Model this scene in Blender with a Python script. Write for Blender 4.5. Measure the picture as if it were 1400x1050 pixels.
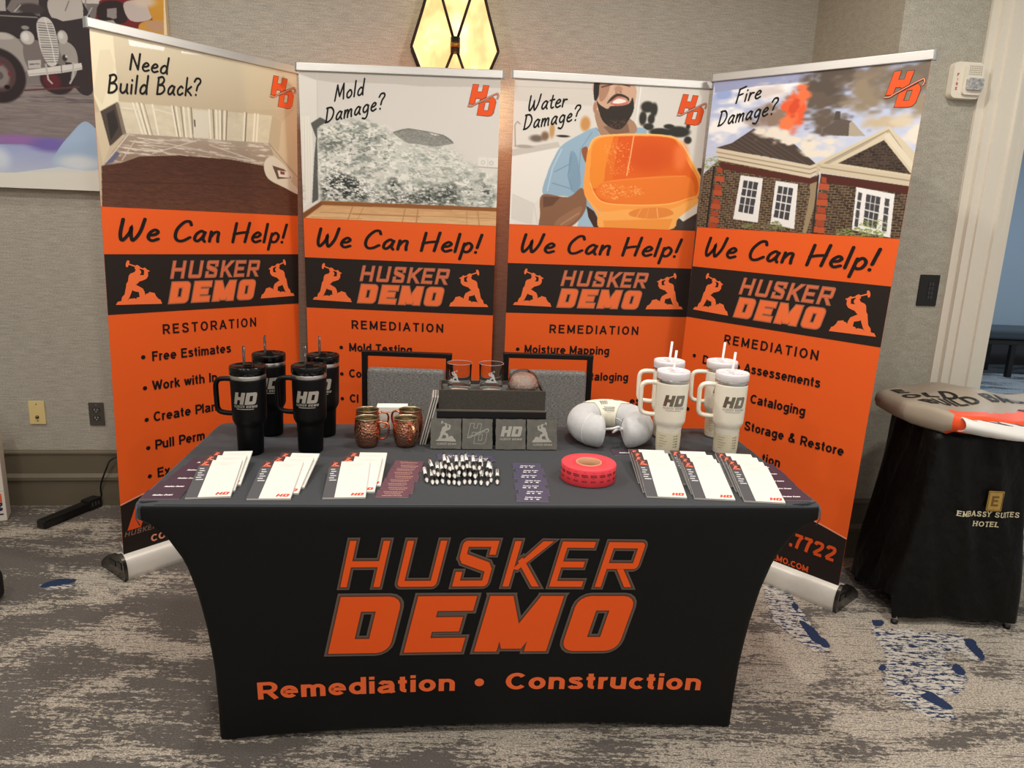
import bpy, bmesh, math, random
import numpy as np
from mathutils import Vector, Matrix
from mathutils.geometry import tessellate_polygon

for _o in list(bpy.data.objects):
    bpy.data.objects.remove(_o, do_unlink=True)
SC = bpy.context.scene
COL = SC.collection
PI = math.pi
random.seed(7)
RNG = np.random.default_rng(11)

# ------------------------------------------------------------------ camera
CAM_H, PITCH, ROLL, FPX = 1.4976, 0.2259, 0.0382, 1009.6
cam_data = bpy.data.cameras.new('camera')
cam = bpy.data.objects.new('camera', cam_data)
COL.objects.link(cam)
_fw = Vector((0, math.cos(PITCH), -math.sin(PITCH)))
_up = Vector((0, math.sin(PITCH), math.cos(PITCH)))
_rt = Vector((1, 0, 0))
_r2 = math.cos(ROLL) * _rt + math.sin(ROLL) * _up
_u2 = -math.sin(ROLL) * _rt + math.cos(ROLL) * _up
_m = Matrix((_r2, _u2, -_fw)).transposed().to_4x4()
_m.translation = (0, 0, CAM_H)
cam.matrix_world = _m
cam_data.sensor_width = 36.0
cam_data.lens = FPX * 36.0 / 1400.0
cam_data.clip_start = 0.05
SC.camera = cam

# ------------------------------------------------------------------ world, lights, exposure
SC.view_settings.view_transform = 'Standard'
SC.view_settings.look = 'None'
SC.view_settings.gamma = 1.0
SC.view_settings.exposure = 0.04
SC.view_settings.use_curve_mapping = False
world = bpy.data.worlds.new('room_ambience')
SC.world = world
world.use_nodes = True
world.node_tree.nodes['Background'].inputs[0].default_value = (1.0, 0.97, 0.92, 1)
world.node_tree.nodes['Background'].inputs[1].default_value = 0.50
CEIL = 2.95

def lamp(name, loc, power, size, color=(1, 0.95, 0.87), spread=180):
    d = bpy.data.lights.new(name, 'AREA')
    d.shape = 'DISK'
    d.size = size
    d.energy = power
    d.color = color
    d.spread = math.radians(spread)
    o = bpy.data.objects.new(name, d)
    COL.objects.link(o)
    o.location = loc
    return o

DOWNLIGHTS = [(-1.25, 2.15, 20), (0.35, 2.3, 20), (1.45, 1.9, 18), (-1.9, 0.7, 19), (-0.1, 0.55, 20), (1.7, 0.6, 17),
              (-2.9, 2.6, 9), (-1.0, -1.2, 20), (1.0, -1.2, 20)]
for _x, _y, _p in DOWNLIGHTS:
    lamp('downlight_lamp', (_x, _y, CEIL - 0.03), _p, 0.16)
for _x, _y in ((4.2, 6.2), (6.4, 6.2)):
    lamp('hall_lamp', (_x, _y, CEIL - 0.03), 42, 0.5, (0.86, 0.93, 1.0))

# ------------------------------------------------------------------ materials
def lin(c):
    c = np.asarray(c, float) / 255.0
    return np.where(c <= 0.04045, c / 12.92, ((c + 0.055) / 1.055) ** 2.4)

MATS = {}
def mat(name, rgb, rough=0.6, metal=0.0, noise=0.0, scale=(60, 60, 60), bump=0.0, bump_scale=None, spec=None,
        sheen=0.0, coat=0.0, trans=0.0, ior=1.45, emit=None, estr=0.0, rgb2=None, voronoi=False):
    if name in MATS:
        return MATS[name]
    m = bpy.data.materials.new(name)
    m.use_nodes = True
    nt = m.node_tree
    b = nt.nodes['Principled BSDF']
    c = lin(rgb)
    b.inputs['Base Color'].default_value = (*c, 1)
    b.inputs['Roughness'].default_value = rough
    b.inputs['Metallic'].default_value = metal
    b.inputs['IOR'].default_value = ior
    if spec is not None: b.inputs['Specular IOR Level'].default_value = spec
    if sheen: b.inputs['Sheen Weight'].default_value = sheen
    if coat: b.inputs['Coat Weight'].default_value = coat
    if trans: b.inputs['Transmission Weight'].default_value = trans
    if emit is not None:
        b.inputs['Emission Color'].default_value = (*lin(emit), 1)
        b.inputs['Emission Strength'].default_value = estr
    tc = nt.nodes.new('ShaderNodeTexCoord')
    mp = nt.nodes.new('ShaderNodeMapping')
    mp.inputs['Scale'].default_value = scale
    nt.links.new(tc.outputs['Object'], mp.inputs['Vector'])
    nz = nt.nodes.new('ShaderNodeTexNoise')
    nz.inputs['Scale'].default_value = 1.0
    nz.inputs['Detail'].default_value = 4.0
    nt.links.new(mp.outputs[0], nz.inputs['Vector'])
    rp = nt.nodes.new('ShaderNodeValToRGB')
    rp.color_ramp.elements[0].position = 0.3
    rp.color_ramp.elements[1].position = 0.7
    c2 = lin(rgb2) if rgb2 is not None else c
    rp.color_ramp.elements[0].color = (*(c * (1 - noise)), 1)
    rp.color_ramp.elements[1].color = (*np.minimum(c2 * (1 + noise), 1), 1)
    nt.links.new(nz.outputs['Fac'], rp.inputs['Fac'])
    nt.links.new(rp.outputs['Color'], b.inputs['Base Color'])
    if bump:
        bp = nt.nodes.new('ShaderNodeBump')
        bp.inputs['Strength'].default_value = bump
        bp.inputs['Distance'].default_value = 0.002
        src = nz
        if bump_scale is not None or voronoi:
            mp2 = nt.nodes.new('ShaderNodeMapping')
            mp2.inputs['Scale'].default_value = bump_scale or scale
            nt.links.new(tc.outputs['Object'], mp2.inputs['Vector'])
            src = nt.nodes.new('ShaderNodeTexVoronoi' if voronoi else 'ShaderNodeTexNoise')
            src.inputs['Scale'].default_value = 1.0
            nt.links.new(mp2.outputs[0], src.inputs['Vector'])
        nt.links.new(src.outputs[0], bp.inputs['Height'])
        nt.links.new(bp.outputs[0], b.inputs['Normal'])
    MATS[name] = m
    return m

def mat_print(name, rough=0.45):
    # a printed picture: colours come from the mesh's own colour attribute
    if name in MATS: return MATS[name]
    m = bpy.data.materials.new(name)
    m.use_nodes = True
    nt = m.node_tree
    b = nt.nodes['Principled BSDF']
    a = nt.nodes.new('ShaderNodeVertexColor')
    a.layer_name = 'ink'
    nt.links.new(a.outputs['Color'], b.inputs['Base Color'])
    b.inputs['Roughness'].default_value = rough
    b.inputs['Specular IOR Level'].default_value = 0.25
    MATS[name] = m
    return m

ORANGE = (226, 92, 34)
M_orange = mat('orange_vinyl', ORANGE, 0.5, spec=0.25)
M_ink = mat('black_ink', (24, 21, 20), 0.5, spec=0.25)
M_band = mat('brown_black_vinyl', (38, 31, 28), 0.5, spec=0.25)
M_taupe = mat('taupe_ink', (128, 98, 84), 0.5, spec=0.25)
M_orange2 = mat('light_orange_ink', (236, 112, 60), 0.5, spec=0.25)
M_pink = mat('pale_salmon_ink', (228, 150, 120), 0.5, spec=0.25)
M_logo = mat('logo_orange_ink', (222, 84, 36), 0.5, spec=0.25)
M_alu = mat('brushed_aluminium', (205, 203, 200), 0.38, 0.85, noise=0.04, scale=(4, 300, 300))
M_silver = mat('satin_silver_paint', (226, 222, 214), 0.4, 0.25, noise=0.02)
M_chrome = mat('polished_chrome', (190, 190, 190), 0.12, 1.0)
M_blackpl = mat('black_plastic', (16, 16, 17), 0.35)
M_white = mat('white_paper', (220, 217, 210), 0.7)
M_wtxt = mat('white_ink', (240, 236, 236), 0.6)
# ------------------------------------------------------------------ mesh helpers
class MB:
    def __init__(self):
        self.v, self.f, self.m, self.s = [], [], [], []
    def add(self, vs, fs, mi=0, smooth=False):
        n = len(self.v)
        self.v.extend([tuple(p) for p in vs])
        for f in fs:
            self.f.append(tuple(i + n for i in f)); self.m.append(mi); self.s.append(smooth)
        return self
    def box(self, c, s, mi=0, rz=0.0, rx=0.0, ry=0.0):
        hx, hy, hz = s[0] / 2, s[1] / 2, s[2] / 2
        R = Matrix.Rotation(rz, 3, 'Z') @ Matrix.Rotation(ry, 3, 'Y') @ Matrix.Rotation(rx, 3, 'X')
        vs = [Vector(c) + R @ Vector((x * hx, y * hy, z * hz)) for x in (-1, 1) for y in (-1, 1) for z in (-1, 1)]
        return self.add(vs, [(0, 1, 3, 2), (4, 6, 7, 5), (0, 4, 5, 1), (2, 3, 7, 6), (0, 2, 6, 4), (1, 5, 7, 3)], mi)
    def lathe(self, prof, n=40, mi=0, c=(0, 0, 0), smooth=True, close=False, fn=None):
        vs, fs = [], []
        k = len(prof)
        for i in range(n):
            a = 2 * PI * i / n
            for r, z in prof:
                rr = r * (fn(a, z) if fn else 1)
                vs.append((c[0] + rr * math.cos(a), c[1] + rr * math.sin(a), c[2] + z))
        for i in range(n):
            j = (i + 1) % n
            for q in range(k if close else k - 1):
                q2 = (q + 1) % k
                fs.append((i * k + q, j * k + q, j * k + q2, i * k + q2))
        return self.add(vs, fs, mi, smooth)
    def tube(self, pts, r, n=12, mi=0, caps=True, flat=1.0, closed=False, up=None):
        pts = [Vector(p) for p in pts]
        L = len(pts)
        rs = r if isinstance(r, (list, tuple)) else [r] * L
        vs, fs = [], []
        prev = None
        for i, p in enumerate(pts):
            if closed: t = (pts[(i + 1) % L] - pts[i - 1])
            else: t = (pts[min(i + 1, L - 1)] - pts[max(i - 1, 0)])
            t.normalize()
            if prev is None:
                ref = Vector(up) if up else (Vector((0, 0, 1)) if abs(t.z) < 0.9 else Vector((1, 0, 0)))
                a = ref - t * ref.dot(t)
            else:
                a = prev - t * prev.dot(t)
            a.normalize(); prev = a
            b = t.cross(a)
            for q in range(n):
                an = 2 * PI * q / n
                vs.append(p + a * (math.cos(an) * rs[i] * flat) + b * (math.sin(an) * rs[i]))
        for i in range(L if closed else L - 1):
            j = (i + 1) % L
            for q in range(n):
                q2 = (q + 1) % n
                fs.append((i * n + q, i * n + q2, j * n + q2, j * n + q))
        self.add(vs, fs, mi, True)
        if caps and not closed:
            self.add(vs[:n], [tuple(range(n - 1, -1, -1))], mi)
            self.add(vs[-n:], [tuple(range(n))], mi)
        return self
    def prism(self, poly, z0, z1, mi=0, axis='z', mp=None):
        n = len(poly)
        tri = tessellate_polygon([[Vector((x, y, 0)) for x, y in poly]])
        mp = mp or (lambda x, y, z: (x, y, z))
        vs = [mp(x, y, z0) for x, y in poly] + [mp(x, y, z1) for x, y in poly]
        fs = [tuple(t) for t in tri] + [tuple(i + n for i in reversed(t)) for t in tri]
        fs += [(i, (i + 1) % n, (i + 1) % n + n, i + n) for i in range(n)]
        return self.add(vs, fs, mi)
    def grid(self, P, mi=0, smooth=True, wrap=False):
        a, b = len(P), len(P[0])
        vs = [p for row in P for p in row]
        fs = [(i * b + j, i * b + (j + 1) % b, ((i + 1) % a) * b + (j + 1) % b, ((i + 1) % a) * b + j)
              for i in range(a - 1) for j in range(b if wrap else b - 1)]
        return self.add(vs, fs, mi, smooth)
    def soup(self, T, mp, mi=0):
        # every separate stroke is lifted a hair above the one before, so that no two faces share a plane
        pts, tris = T
        vs = [Vector(mp(x, y)) for x, y in pts]
        par = list(range(len(pts)))
        def find(i):
            while par[i] != i: par[i] = par[par[i]]; i = par[i]
            return i
        for a, b, c in tris:
            ra = find(a); par[find(b)] = ra; par[find(c)] = ra
        comp, nrm = {}, {}
        for a, b, c in tris:
            r = find(a)
            n_ = (vs[b] - vs[a]).cross(vs[c] - vs[a])
            if r not in comp: comp[r] = len(comp)
            if r not in nrm or n_.length > nrm[r].length: nrm[r] = n_
        out = []
        for i, v in enumerate(vs):
            r = find(i)
            if r in nrm and nrm[r].length > 0: v = v + nrm[r].normalized() * (comp[r] % 9) * 3.2e-5
            out.append(tuple(v))
        return self.add(out, tris, mi)
    def build(self, name, mats, parent=None, loc=None, rot=None, bevel=0.0, seg=2, recalc=True, subsurf=0, autosmooth=False):
        me = bpy.data.meshes.new(name)
        me.from_pydata(self.v, [], self.f)
        mats = mats if isinstance(mats, (list, tuple)) else [mats]
        for m in mats: me.materials.append(m)
        me.polygons.foreach_set('material_index', self.m)
        me.polygons.foreach_set('use_smooth', self.s)
        if recalc or bevel:
            bm = bmesh.new(); bm.from_mesh(me)
            bmesh.ops.remove_doubles(bm, verts=bm.verts, dist=1e-6)
            if recalc: bmesh.ops.recalc_face_normals(bm, faces=bm.faces)
            if bevel:
                es = [e for e in bm.edges if len(e.link_faces) == 2 and e.calc_face_angle(0) > 0.6]
                bmesh.ops.bevel(bm, geom=es, offset=bevel, segments=seg, affect='EDGES', profile=0.5, clamp_overlap=True)
            bm.to_mesh(me); bm.free()
        me.update()
        o = bpy.data.objects.new(name, me)
        COL.objects.link(o)
        if loc is not None: o.location = loc
        if rot is not None: o.rotation_euler = rot
        if subsurf:
            md = o.modifiers.new('subdivision', 'SUBSURF'); md.levels = subsurf; md.render_levels = subsurf
        if parent is not None: o.parent = parent
        return o

def tag(o, label, cat, group=None, kind=None):
    o['label'] = label; o['category'] = cat
    if group: o['group'] = group
    if kind: o['kind'] = kind
    return o
def thing(name, label, cat, loc=(0, 0, 0), rot=(0, 0, 0), group=None):
    o = bpy.data.objects.new(name, None)
    o.empty_display_size = 0.05
    COL.objects.link(o)
    o.location = loc; o.rotation_euler = rot
    return tag(o, label, cat, group)
def structure(o):
    o['kind'] = 'structure'
    return o
def copy_thing(root, loc, rot, label, group=None):
    r = root.copy(); COL.objects.link(r)
    r.location = loc; r.rotation_euler = rot
    r['label'] = label
    if group: r['group'] = group
    for ch in list(root.children):
        c = ch.copy(); COL.objects.link(c); c.parent = r
        for g in list(ch.children):
            d = g.copy(); COL.objects.link(d); d.parent = c
    return r

# ------------------------------------------------------------------ flat shapes (triangle soups in 2D)
def S_poly(*polys):
    pts, tris = [], []
    for p in polys:
        n = len(pts)
        pts += [tuple(q) for q in p]
        for t in tessellate_polygon([[Vector((x, y, 0)) for x, y in p]]):
            a, b, c = (pts[n + i] for i in t)
            cr = (b[0]-a[0])*(c[1]-a[1]) - (b[1]-a[1])*(c[0]-a[0])
            tris.append(tuple(i + n for i in (t if cr > 0 else reversed(t))))
    return pts, tris
def S_join(*Ts):
    pts, tris = [], []
    for p, t in Ts:
        n = len(pts); pts += list(p); tris += [tuple(i + n for i in q) for q in t]
    return pts, tris
def S_map(T, fn):
    return [fn(x, y) for x, y in T[0]], T[1]
def S_fit(T, x0, y0, w, h=None, slant=0.0):
    xs = [p[0] for p in T[0]]; ys = [p[1] for p in T[0]]
    ax, bx = min(xs), max(xs)
    k = w / (bx - ax)
    ky = k if h is None else h
    return [(x0 + (x - ax) * k + slant * y * ky, y0 + y * ky) for x, y in T[0]], T[1]
def S_sub(T, lim):
    pts = list(T[0]); out = []
    def rec(a, b, c, d):
        A, B, C = pts[a], pts[b], pts[c]
        ls = [math.dist(A, B), math.dist(B, C), math.dist(C, A)]
        k = max(range(3), key=lambda i: ls[i])
        if ls[k] < lim or d > 9: out.append((a, b, c)); return
        i, j, l = ((a, b, c), (b, c, a), (c, a, b))[k]
        pts.append(((pts[i][0] + pts[j][0]) / 2, (pts[i][1] + pts[j][1]) / 2)); m = len(pts) - 1
        rec(i, m, l, d + 1); rec(m, j, l, d + 1)
    for a, b, c in T[1]: rec(a, b, c, 0)
    return pts, out
def smooth_line(p, n=7, closed=False):
    p = [np.array(q, float) for q in p]
    if len(p) < 3: return [tuple(q) for q in p]
    out = []
    L = len(p)
    for i in range(L if closed else L - 1):
        p1, p2 = p[i], p[(i + 1) % L]
        p0 = p[i - 1] if (i or closed) else 2 * p1 - p2
        p3 = p[(i + 2) % L] if (closed or i + 2 < L) else 2 * p2 - p1
        for k in range(n):
            t = k / n
            out.append(tuple(0.5 * ((2 * p1) + (-p0 + p2) * t + (2 * p0 - 5 * p1 + 4 * p2 - p3) * t * t + (-p0 + 3 * p1 - 3 * p2 + p3) * t ** 3)))
    if not closed: out.append(tuple(p[-1]))
    return out
def ribbon(line, w, closed=False, rnd=False):
    line = [line[0]] + [q for i, q in enumerate(line[1:]) if math.dist(q, line[i]) > 1e-5]
    if closed and math.dist(line[0], line[-1]) < 1e-5: line = line[:-1]
    P = [np.array(q, float) for q in line]
    L = len(P); h = w / 2
    pts, tris = [], []
    for i in range(L):
        d = []
        if i > 0 or closed: v = P[i] - P[i - 1]; d.append(v / np.linalg.norm(v))
        if i < L - 1 or closed: v = P[(i + 1) % L] - P[i]; d.append(v / np.linalg.norm(v))
        n = sum(np.array((-q[1], q[0])) for q in d)
        nn = np.linalg.norm(n)
        n = n / nn if nn > 1e-6 else np.array((-d[0][1], d[0][0]))
        k = max(0.45, abs(float(n @ np.array((-d[0][1], d[0][0])))))
        pts += [tuple(P[i] + n * h / k), tuple(P[i] - n * h / k)]
    for i in range(L if closed else L - 1):
        j = (i + 1) % L
        tris += [(2 * i, 2 * i + 1, 2 * j + 1), (2 * i, 2 * j + 1, 2 * j)]
    T = (pts, tris)
    if rnd:
        for q in (P[0], P[-1]):
            T = S_join(T, S_poly([(q[0] + h * math.cos(a * PI / 5), q[1] + h * math.sin(a * PI / 5)) for a in range(10)]))
    return T
def disc(cx, cy, rx, ry=None, n=20):
    ry = ry or rx
    return [(cx + rx * math.cos(2 * PI * i / n), cy + ry * math.sin(2 * PI * i / n)) for i in range(n)]
def arc(cx, cy, rx, ry, a0, a1, n=12):
    return [(cx + rx * math.cos(math.radians(a0 + (a1 - a0) * i / n)), cy + ry * math.sin(math.radians(a0 + (a1 - a0) * i / n))) for i in range(n + 1)]

# ------------------------------------------------------------------ a plain sans alphabet drawn as strokes
def sans_glyph(ch, w):
    b, t, m = w / 2, 1 - w / 2, 0.73 - w / 2
    L = w / 2
    my, ry = (b + m) / 2, (m - b) / 2
    mid = 0.53
    ln = lambda *p: (list(p), False)
    cl = lambda p: (p, True)
    rx = 0.215
    R = L + 2 * rx
    if ch == ' ': return [], 0.3
    if ch == '.': return [ln((L, 0), (L, w * 1.1))], w
    if ch == "•": return [ln((L, .36), (L + .2, .36))], .2 + w
    if ch == 'I': return [ln((L, 0), (L, 1))], w
    if ch == 'l': return [ln((L, 0), (L, 1))], w
    if ch == 'i': return [ln((L, 0), (L, .73)), ln((L, 1 - w * .9), (L, 1))], w
    if ch == 'H': return [ln((L, 0), (L, 1)), ln((L + .54, 0), (L + .54, 1)), ln((L, mid), (L + .54, mid))], .54 + w
    if ch == 'E': return [ln((L, 0), (L, 1)), ln((L, b), (L + .55, b)), ln((L, t), (L + .53, t)), ln((L, mid), (L + .48, mid))], .55 + L
    if ch == 'F': return [ln((L, 0), (L, 1)), ln((L, t), (L + .5, t)), ln((L, mid), (L + .43, mid))], .5 + L
    if ch == 'T': return [ln((.32, 0), (.32, t)), ln((0, t), (.64, t))], .64
    if ch == 'L': return [ln((L, 0), (L, 1)), ln((L, b), (L + .48, b))], .48 + L
    if ch == 'A': return [ln((.04, 0), (.36, 1 - w * .1)), ln((.68, 0), (.36, 1 - w * .1)), ln((.17, .32), (.55, .32))], .72
    if ch == 'N': return [ln((L, 0), (L, 1)), ln((L + .54, 0), (L + .54, 1)), ln((L, t), (L + .54, b))], .54 + w
    if ch == 'M': return [ln((L, 0), (L, 1)), ln((L + .64, 0), (L + .64, 1)), ln((L, t), (L + .32, b + .05)), ln((L + .64, t), (L + .32, b + .05))], .64 + w
    if ch == 'W': return [ln((.03, 1), (.25, b * .6)), ln((.25, b * .6), (.47, t)), ln((.47, t), (.69, b * .6)), ln((.69, b * .6), (.91, 1))], .94
    if ch == 'Y': return [ln((.03, 1), (.34, .45)), ln((.65, 1), (.34, .45)), ln((.34, .47), (.34, 0))], .68
    if ch == 'K': return [ln((L, 0), (L, 1)), ln((L, .36), (L + .5, 1)), ln((L + .18, .58), (L + .54, 0))], .58 + L
    if ch == 'x': return [ln((.03, 0), (.45, .73)), ln((.45, 0), (.03, .73))], .48
    if ch == 'O': return [cl(arc(L + .3, .5, .3, .5 - b, 0, 360, 28)[:-1])], .6 + w
    if ch == 'C': return [ln(*arc(L + .3, .5, .3, .5 - b, 42, 318, 22))], .53 + w
    if ch == 'U': return [ln((L, 1), (L, .3), *arc(L + .26, .3, .26, .3 - b, 180, 360, 12), (L + .52, 1))], .52 + w
    if ch == 'D': return [ln((L, b), (L, t), (L + .24, t), *arc(L + .24, .5, .32, .5 - b, 80, -80, 14), (L + .24, b), (L - w / 2, b))], .56 + w
    if ch in 'PR':
        s = [ln((L, 0), (L, 1)), ln((L, t), (L + .3, t), *arc(L + .3, (t + .44) / 2, .22, (t - .44) / 2, 80, -80, 10), (L + .3, .44), (L, .44))]
        if ch == 'R': s.append(ln((L + .27, .44), (L + .56, 0)))
        return s, (.6 if ch == 'R' else .52) + L
    if ch == 'B':
        return [ln((L, 0), (L, 1)), ln((L, t), (L + .28, t), *arc(L + .28, (t + mid) / 2, .2, (t - mid) / 2, 80, -80, 8), (L + .28, mid), (L, mid)),
                ln((L + .28, mid), *arc(L + .3, (b + mid) / 2, .22, (mid - b) / 2, 80, -80, 8), (L + .3, b), (L, b))], .52 + w
    if ch == 'S':
        return [ln(*smooth_line([(L + .5, .73), (L + .42, .9), (L + .25, t), (L + .07, .88), (L + .03, .72), (L + .12, .58), (L + .4, .44), (L + .52, .27), (L + .44, .11), (L + .25, b), (L + .07, .12), (L, .3)], 4))], .53 + w
    if ch == '7': return [ln((0, t), (.5, t)), ln(*smooth_line([(.48, t), (.3, .6), (.18, 0)], 5))], .52
    if ch == '2': return [ln(*smooth_line([(L, .72), (L + .06, .88), (L + .22, t), (L + .4, .87), (L + .42, .68), (L + .3, .48), (L + .08, .26), (L - .02, b)], 4)), ln((L - .03, b), (L + .45, b))], .46 + w
    if ch == '&':
        return [ln(*smooth_line([(L + .6, b * .3), (L + .3, .42), (L + .14, .68), (L + .16, .86), (L + .27, t), (L + .38, .85), (L + .33, .68), (L + .1, .46), (L, .25), (L + .1, .09), (L + .26, b), (L + .42, .14), (L + .53, .42)], 4))], .6 + w
    if ch == 'o': return [cl(arc(L + rx, my, rx, ry, 0, 360, 24)[:-1])], R + L
    if ch == 'c': return [ln(*arc(L + rx, my, rx, ry, 46, 314, 18))], R + L - .08
    if ch == 'e': return [ln((L, my), (R, my), *arc(L + rx, my, rx, ry, 12, 318, 20))], R + L
    if ch in 'dqgbp':
        bowl = cl(arc(L + rx, my, rx, ry, 0, 360, 24)[:-1])
        if ch == 'd': return [bowl, ln((R, 0), (R, 1))], R + L
        if ch == 'b': return [bowl, ln((L, 0), (L, 1))], R + L
        if ch == 'p': return [bowl, ln((L, -.27), (L, .73))], R + L
        if ch == 'g': return [bowl, ln((R, .73), (R, -.04), *arc(L + rx, -.05, rx, .17, 0, -150, 10))], R + L
    if ch == 'a':
        return [ln(*smooth_line([(L + .02, .53), (L + .1, .65), (L + .23, m), (L + .36, .62), (R - .01, .46)], 4), (R - .01, .12), (R + .03, 0)),
                ln(*smooth_line([(R - .01, .42), (L + .2, .37), (L + .03, .3), (L, .18), (L + .08, .08), (L + .2, b), (L + .34, .12), (R - .01, .26)], 4))], R + L + .01
    if ch == 'n': return [ln((L, 0), (L, .73)), ln((L, .45), *arc(L + .2, .45, .2, m - .45, 160, 0, 10), (L + .4, 0))], .4 + w
    if ch == 'h': return [ln((L, 0), (L, 1)), ln((L, .45), *arc(L + .2, .45, .2, m - .45, 160, 0, 10), (L + .4, 0))], .4 + w
    if ch == 'm':
        return [ln((L, 0), (L, .73)), ln((L, .45), *arc(L + .17, .45, .17, m - .45, 160, 0, 9), (L + .34, 0)),
                ln((L + .34, .45), *arc(L + .51, .45, .17, m - .45, 160, 0, 9), (L + .68, 0))], .68 + w
    if ch == 'u': return [ln((L + .4, 0), (L + .4, .73)), ln((L, .73), (L, .28), *arc(L + .2, .28, .2, .28 - b, 180, 345, 10))], .4 + w
    if ch == 'r': return [ln((L, 0), (L, .73)), ln((L, .42), *arc(L + .19, .42, .19, m - .42, 165, 75, 7))], .24 + L
    if ch == 's':
        return [ln(*smooth_line([(L + .37, .54), (L + .3, .63), (L + .19, m), (L + .06, .62), (L + .04, .52), (L + .12, .43), (L + .3, .35), (L + .38, .22), (L + .31, .1), (L + .19, b), (L + .06, .1), (L, .2)], 4))], .38 + w
    if ch == 't': return [ln((.16, .93), (.16, .2), *arc(.16 + .13, .2, .13, .2 - b, 180, 275, 7)), ln((0, .73 - b), (.32, .73 - b))], .34
    if ch == 'w': return [ln((.03, .73), (.2, b * .6)), ln((.2, b * .6), (.36, .7)), ln((.36, .7), (.52, b * .6)), ln((.52, b * .6), (.69, .73))], .72
    if ch == 'k': return [ln((L, 0), (L, 1)), ln((L, .27), (L + .36, .73)), ln((L + .15, .44), (L + .41, 0))], .43 + L
    if ch == 'f': return [ln((.16, 0), (.16, .75), *arc(.3, .75, .14, t - .75, 180, 90, 6)), ln((0, .73 - b), (.31, .73 - b))], .33
    return [], 0.3
def sans(txt, w=0.15, gap=0.13):
    x = 0; Ts = []
    for ch in txt:
        st, adv = sans_glyph(ch, w)
        for pts, closed in st:
            if ch == '•':
                Ts.append(S_poly(disc(x + adv / 2, .37, .17)))
                continue
            Ts.append(ribbon([(px + x, py) for px, py in pts], w, closed))
        x += adv + gap
    return S_join(*Ts)

# ------------------------------------------------------------------ handwriting
HAND = {
 'W': ([[(0.02,.96),(0,.3),(.1,.02),(.3,.35),(.34,.6),(.36,.3),(.46,.02),(.66,.4),(.76,1.0)]], .86),
 'e': ([[(.04,.26),(.26,.3),(.36,.42),(.24,.52),(.08,.38),(.04,.16),(.18,.02),(.4,.1)]], .46),
 'C': ([[(.58,.8),(.5,.96),(.3,.92),(.08,.6),(.04,.25),(.16,.04),(.36,.04),(.6,.2)]], .66),
 'a': ([[(.42,.42),(.28,.52),(.1,.36),(.06,.12),(.18,.03),(.34,.2),(.44,.46)],[(.43,.46),(.38,.16),(.46,.01)]], .54),
 'n': ([[(.06,.5),(.04,.02)],[(.04,.2),(.2,.46),(.36,.46),(.36,.2),(.38,.01)]], .48),
 'H': ([[(.06,.96),(.02,.0)],[(.62,1.0),(.54,.02)],[(.02,.4),(.3,.48),(.6,.52)]], .74),
 'l': ([[(.08,.98),(.04,.02)]], .2),
 'p': ([[(.08,.48),(.02,-.36)],[(.06,.34),(.24,.52),(.4,.36),(.34,.1),(.18,.03),(.05,.14)]], .5),
 '!': ([[(.12,.98),(.05,.28)],[(.03,.05),(.03,.02)]], .2),
 'N': ([[(.02,0),(.06,.92)],[(.06,.92),(.46,.06)],[(.46,.06),(.5,1.0)]], .62),
 'd': ([[(.4,.38),(.26,.5),(.08,.34),(.06,.1),(.2,.02),(.36,.14),(.42,.4)],[(.46,1.0),(.42,.3),(.44,.01)]], .54),
 'B': ([[(.08,.94),(.04,.02)],[(.04,.92),(.3,.98),(.42,.8),(.3,.6),(.08,.52)],[(.08,.52),(.38,.5),(.48,.26),(.3,.06),(.04,.02)]], .6),
 'u': ([[(.04,.5),(.04,.16),(.18,.03),(.36,.2),(.4,.5)],[(.4,.5),(.4,.14),(.46,.01)]], .54),
 'i': ([[(.06,.48),(.05,.01)],[(.07,.74),(.075,.71)]], .2),
 'c': ([[(.36,.42),(.24,.5),(.06,.3),(.08,.08),(.22,.02),(.38,.12)]], .46),
 'k': ([[(.08,1.0),(.04,0)],[(.38,.5),(.08,.26)],[(.12,.28),(.28,.16),(.42,.01)]], .48),
 '?': ([[(.02,.8),(.14,.98),(.36,.96),(.42,.78),(.26,.56),(.2,.3)],[(.18,.06),(.18,.03)]], .48),
 'M': ([[(.02,0),(.14,.96)],[(.14,.96),(.34,.3),(.38,.3)],[(.38,.3),(.62,.98)],[(.62,.98),(.68,.02)]], .82),
 'o': ([[(.24,.5),(.06,.32),(.08,.08),(.24,.02),(.4,.2),(.36,.42),(.24,.5)]], .5),
 'D': ([[(.08,.94),(.04,.02)],[(.0,.92),(.34,.9),(.54,.6),(.46,.24),(.24,.05),(.0,.02)]], .66),
 'm': ([[(.05,.5),(.04,.02)],[(.04,.2),(.16,.46),(.27,.46),(.28,.2),(.28,.02)],[(.28,.2),(.42,.47),(.54,.44),(.54,.2),(.57,.01)]], .68),
 'g': ([[(.4,.42),(.26,.52),(.08,.36),(.08,.14),(.22,.06),(.38,.22),(.42,.46)],[(.42,.46),(.4,-.1),(.28,-.34),(.06,-.28)]], .54),
 't': ([[(.16,.82),(.12,.2),(.2,.02),(.32,.06)],[(0,.52),(.32,.56)]], .36),
 'r': ([[(.05,.5),(.04,.02)],[(.04,.24),(.16,.46),(.32,.46)]], .38),
 'F': ([[(.08,.92),(.03,.0)],[(.06,.9),(.5,1.0)],[(.06,.5),(.38,.56)]], .54),
 ' ': ([], .36),
}
def hand(txt, w=0.085, gap=0.08, slant=0.14):
    x = 0; Ts = []
    for ch in txt:
        st, adv = HAND[ch]
        for p in st:
            q = smooth_line(p, 6) if len(p) > 2 else p
            Ts.append(ribbon([(px + x + slant * py, py) for px, py in q], w, rnd=True))
        x += adv + gap
    return S_join(*Ts)

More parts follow.
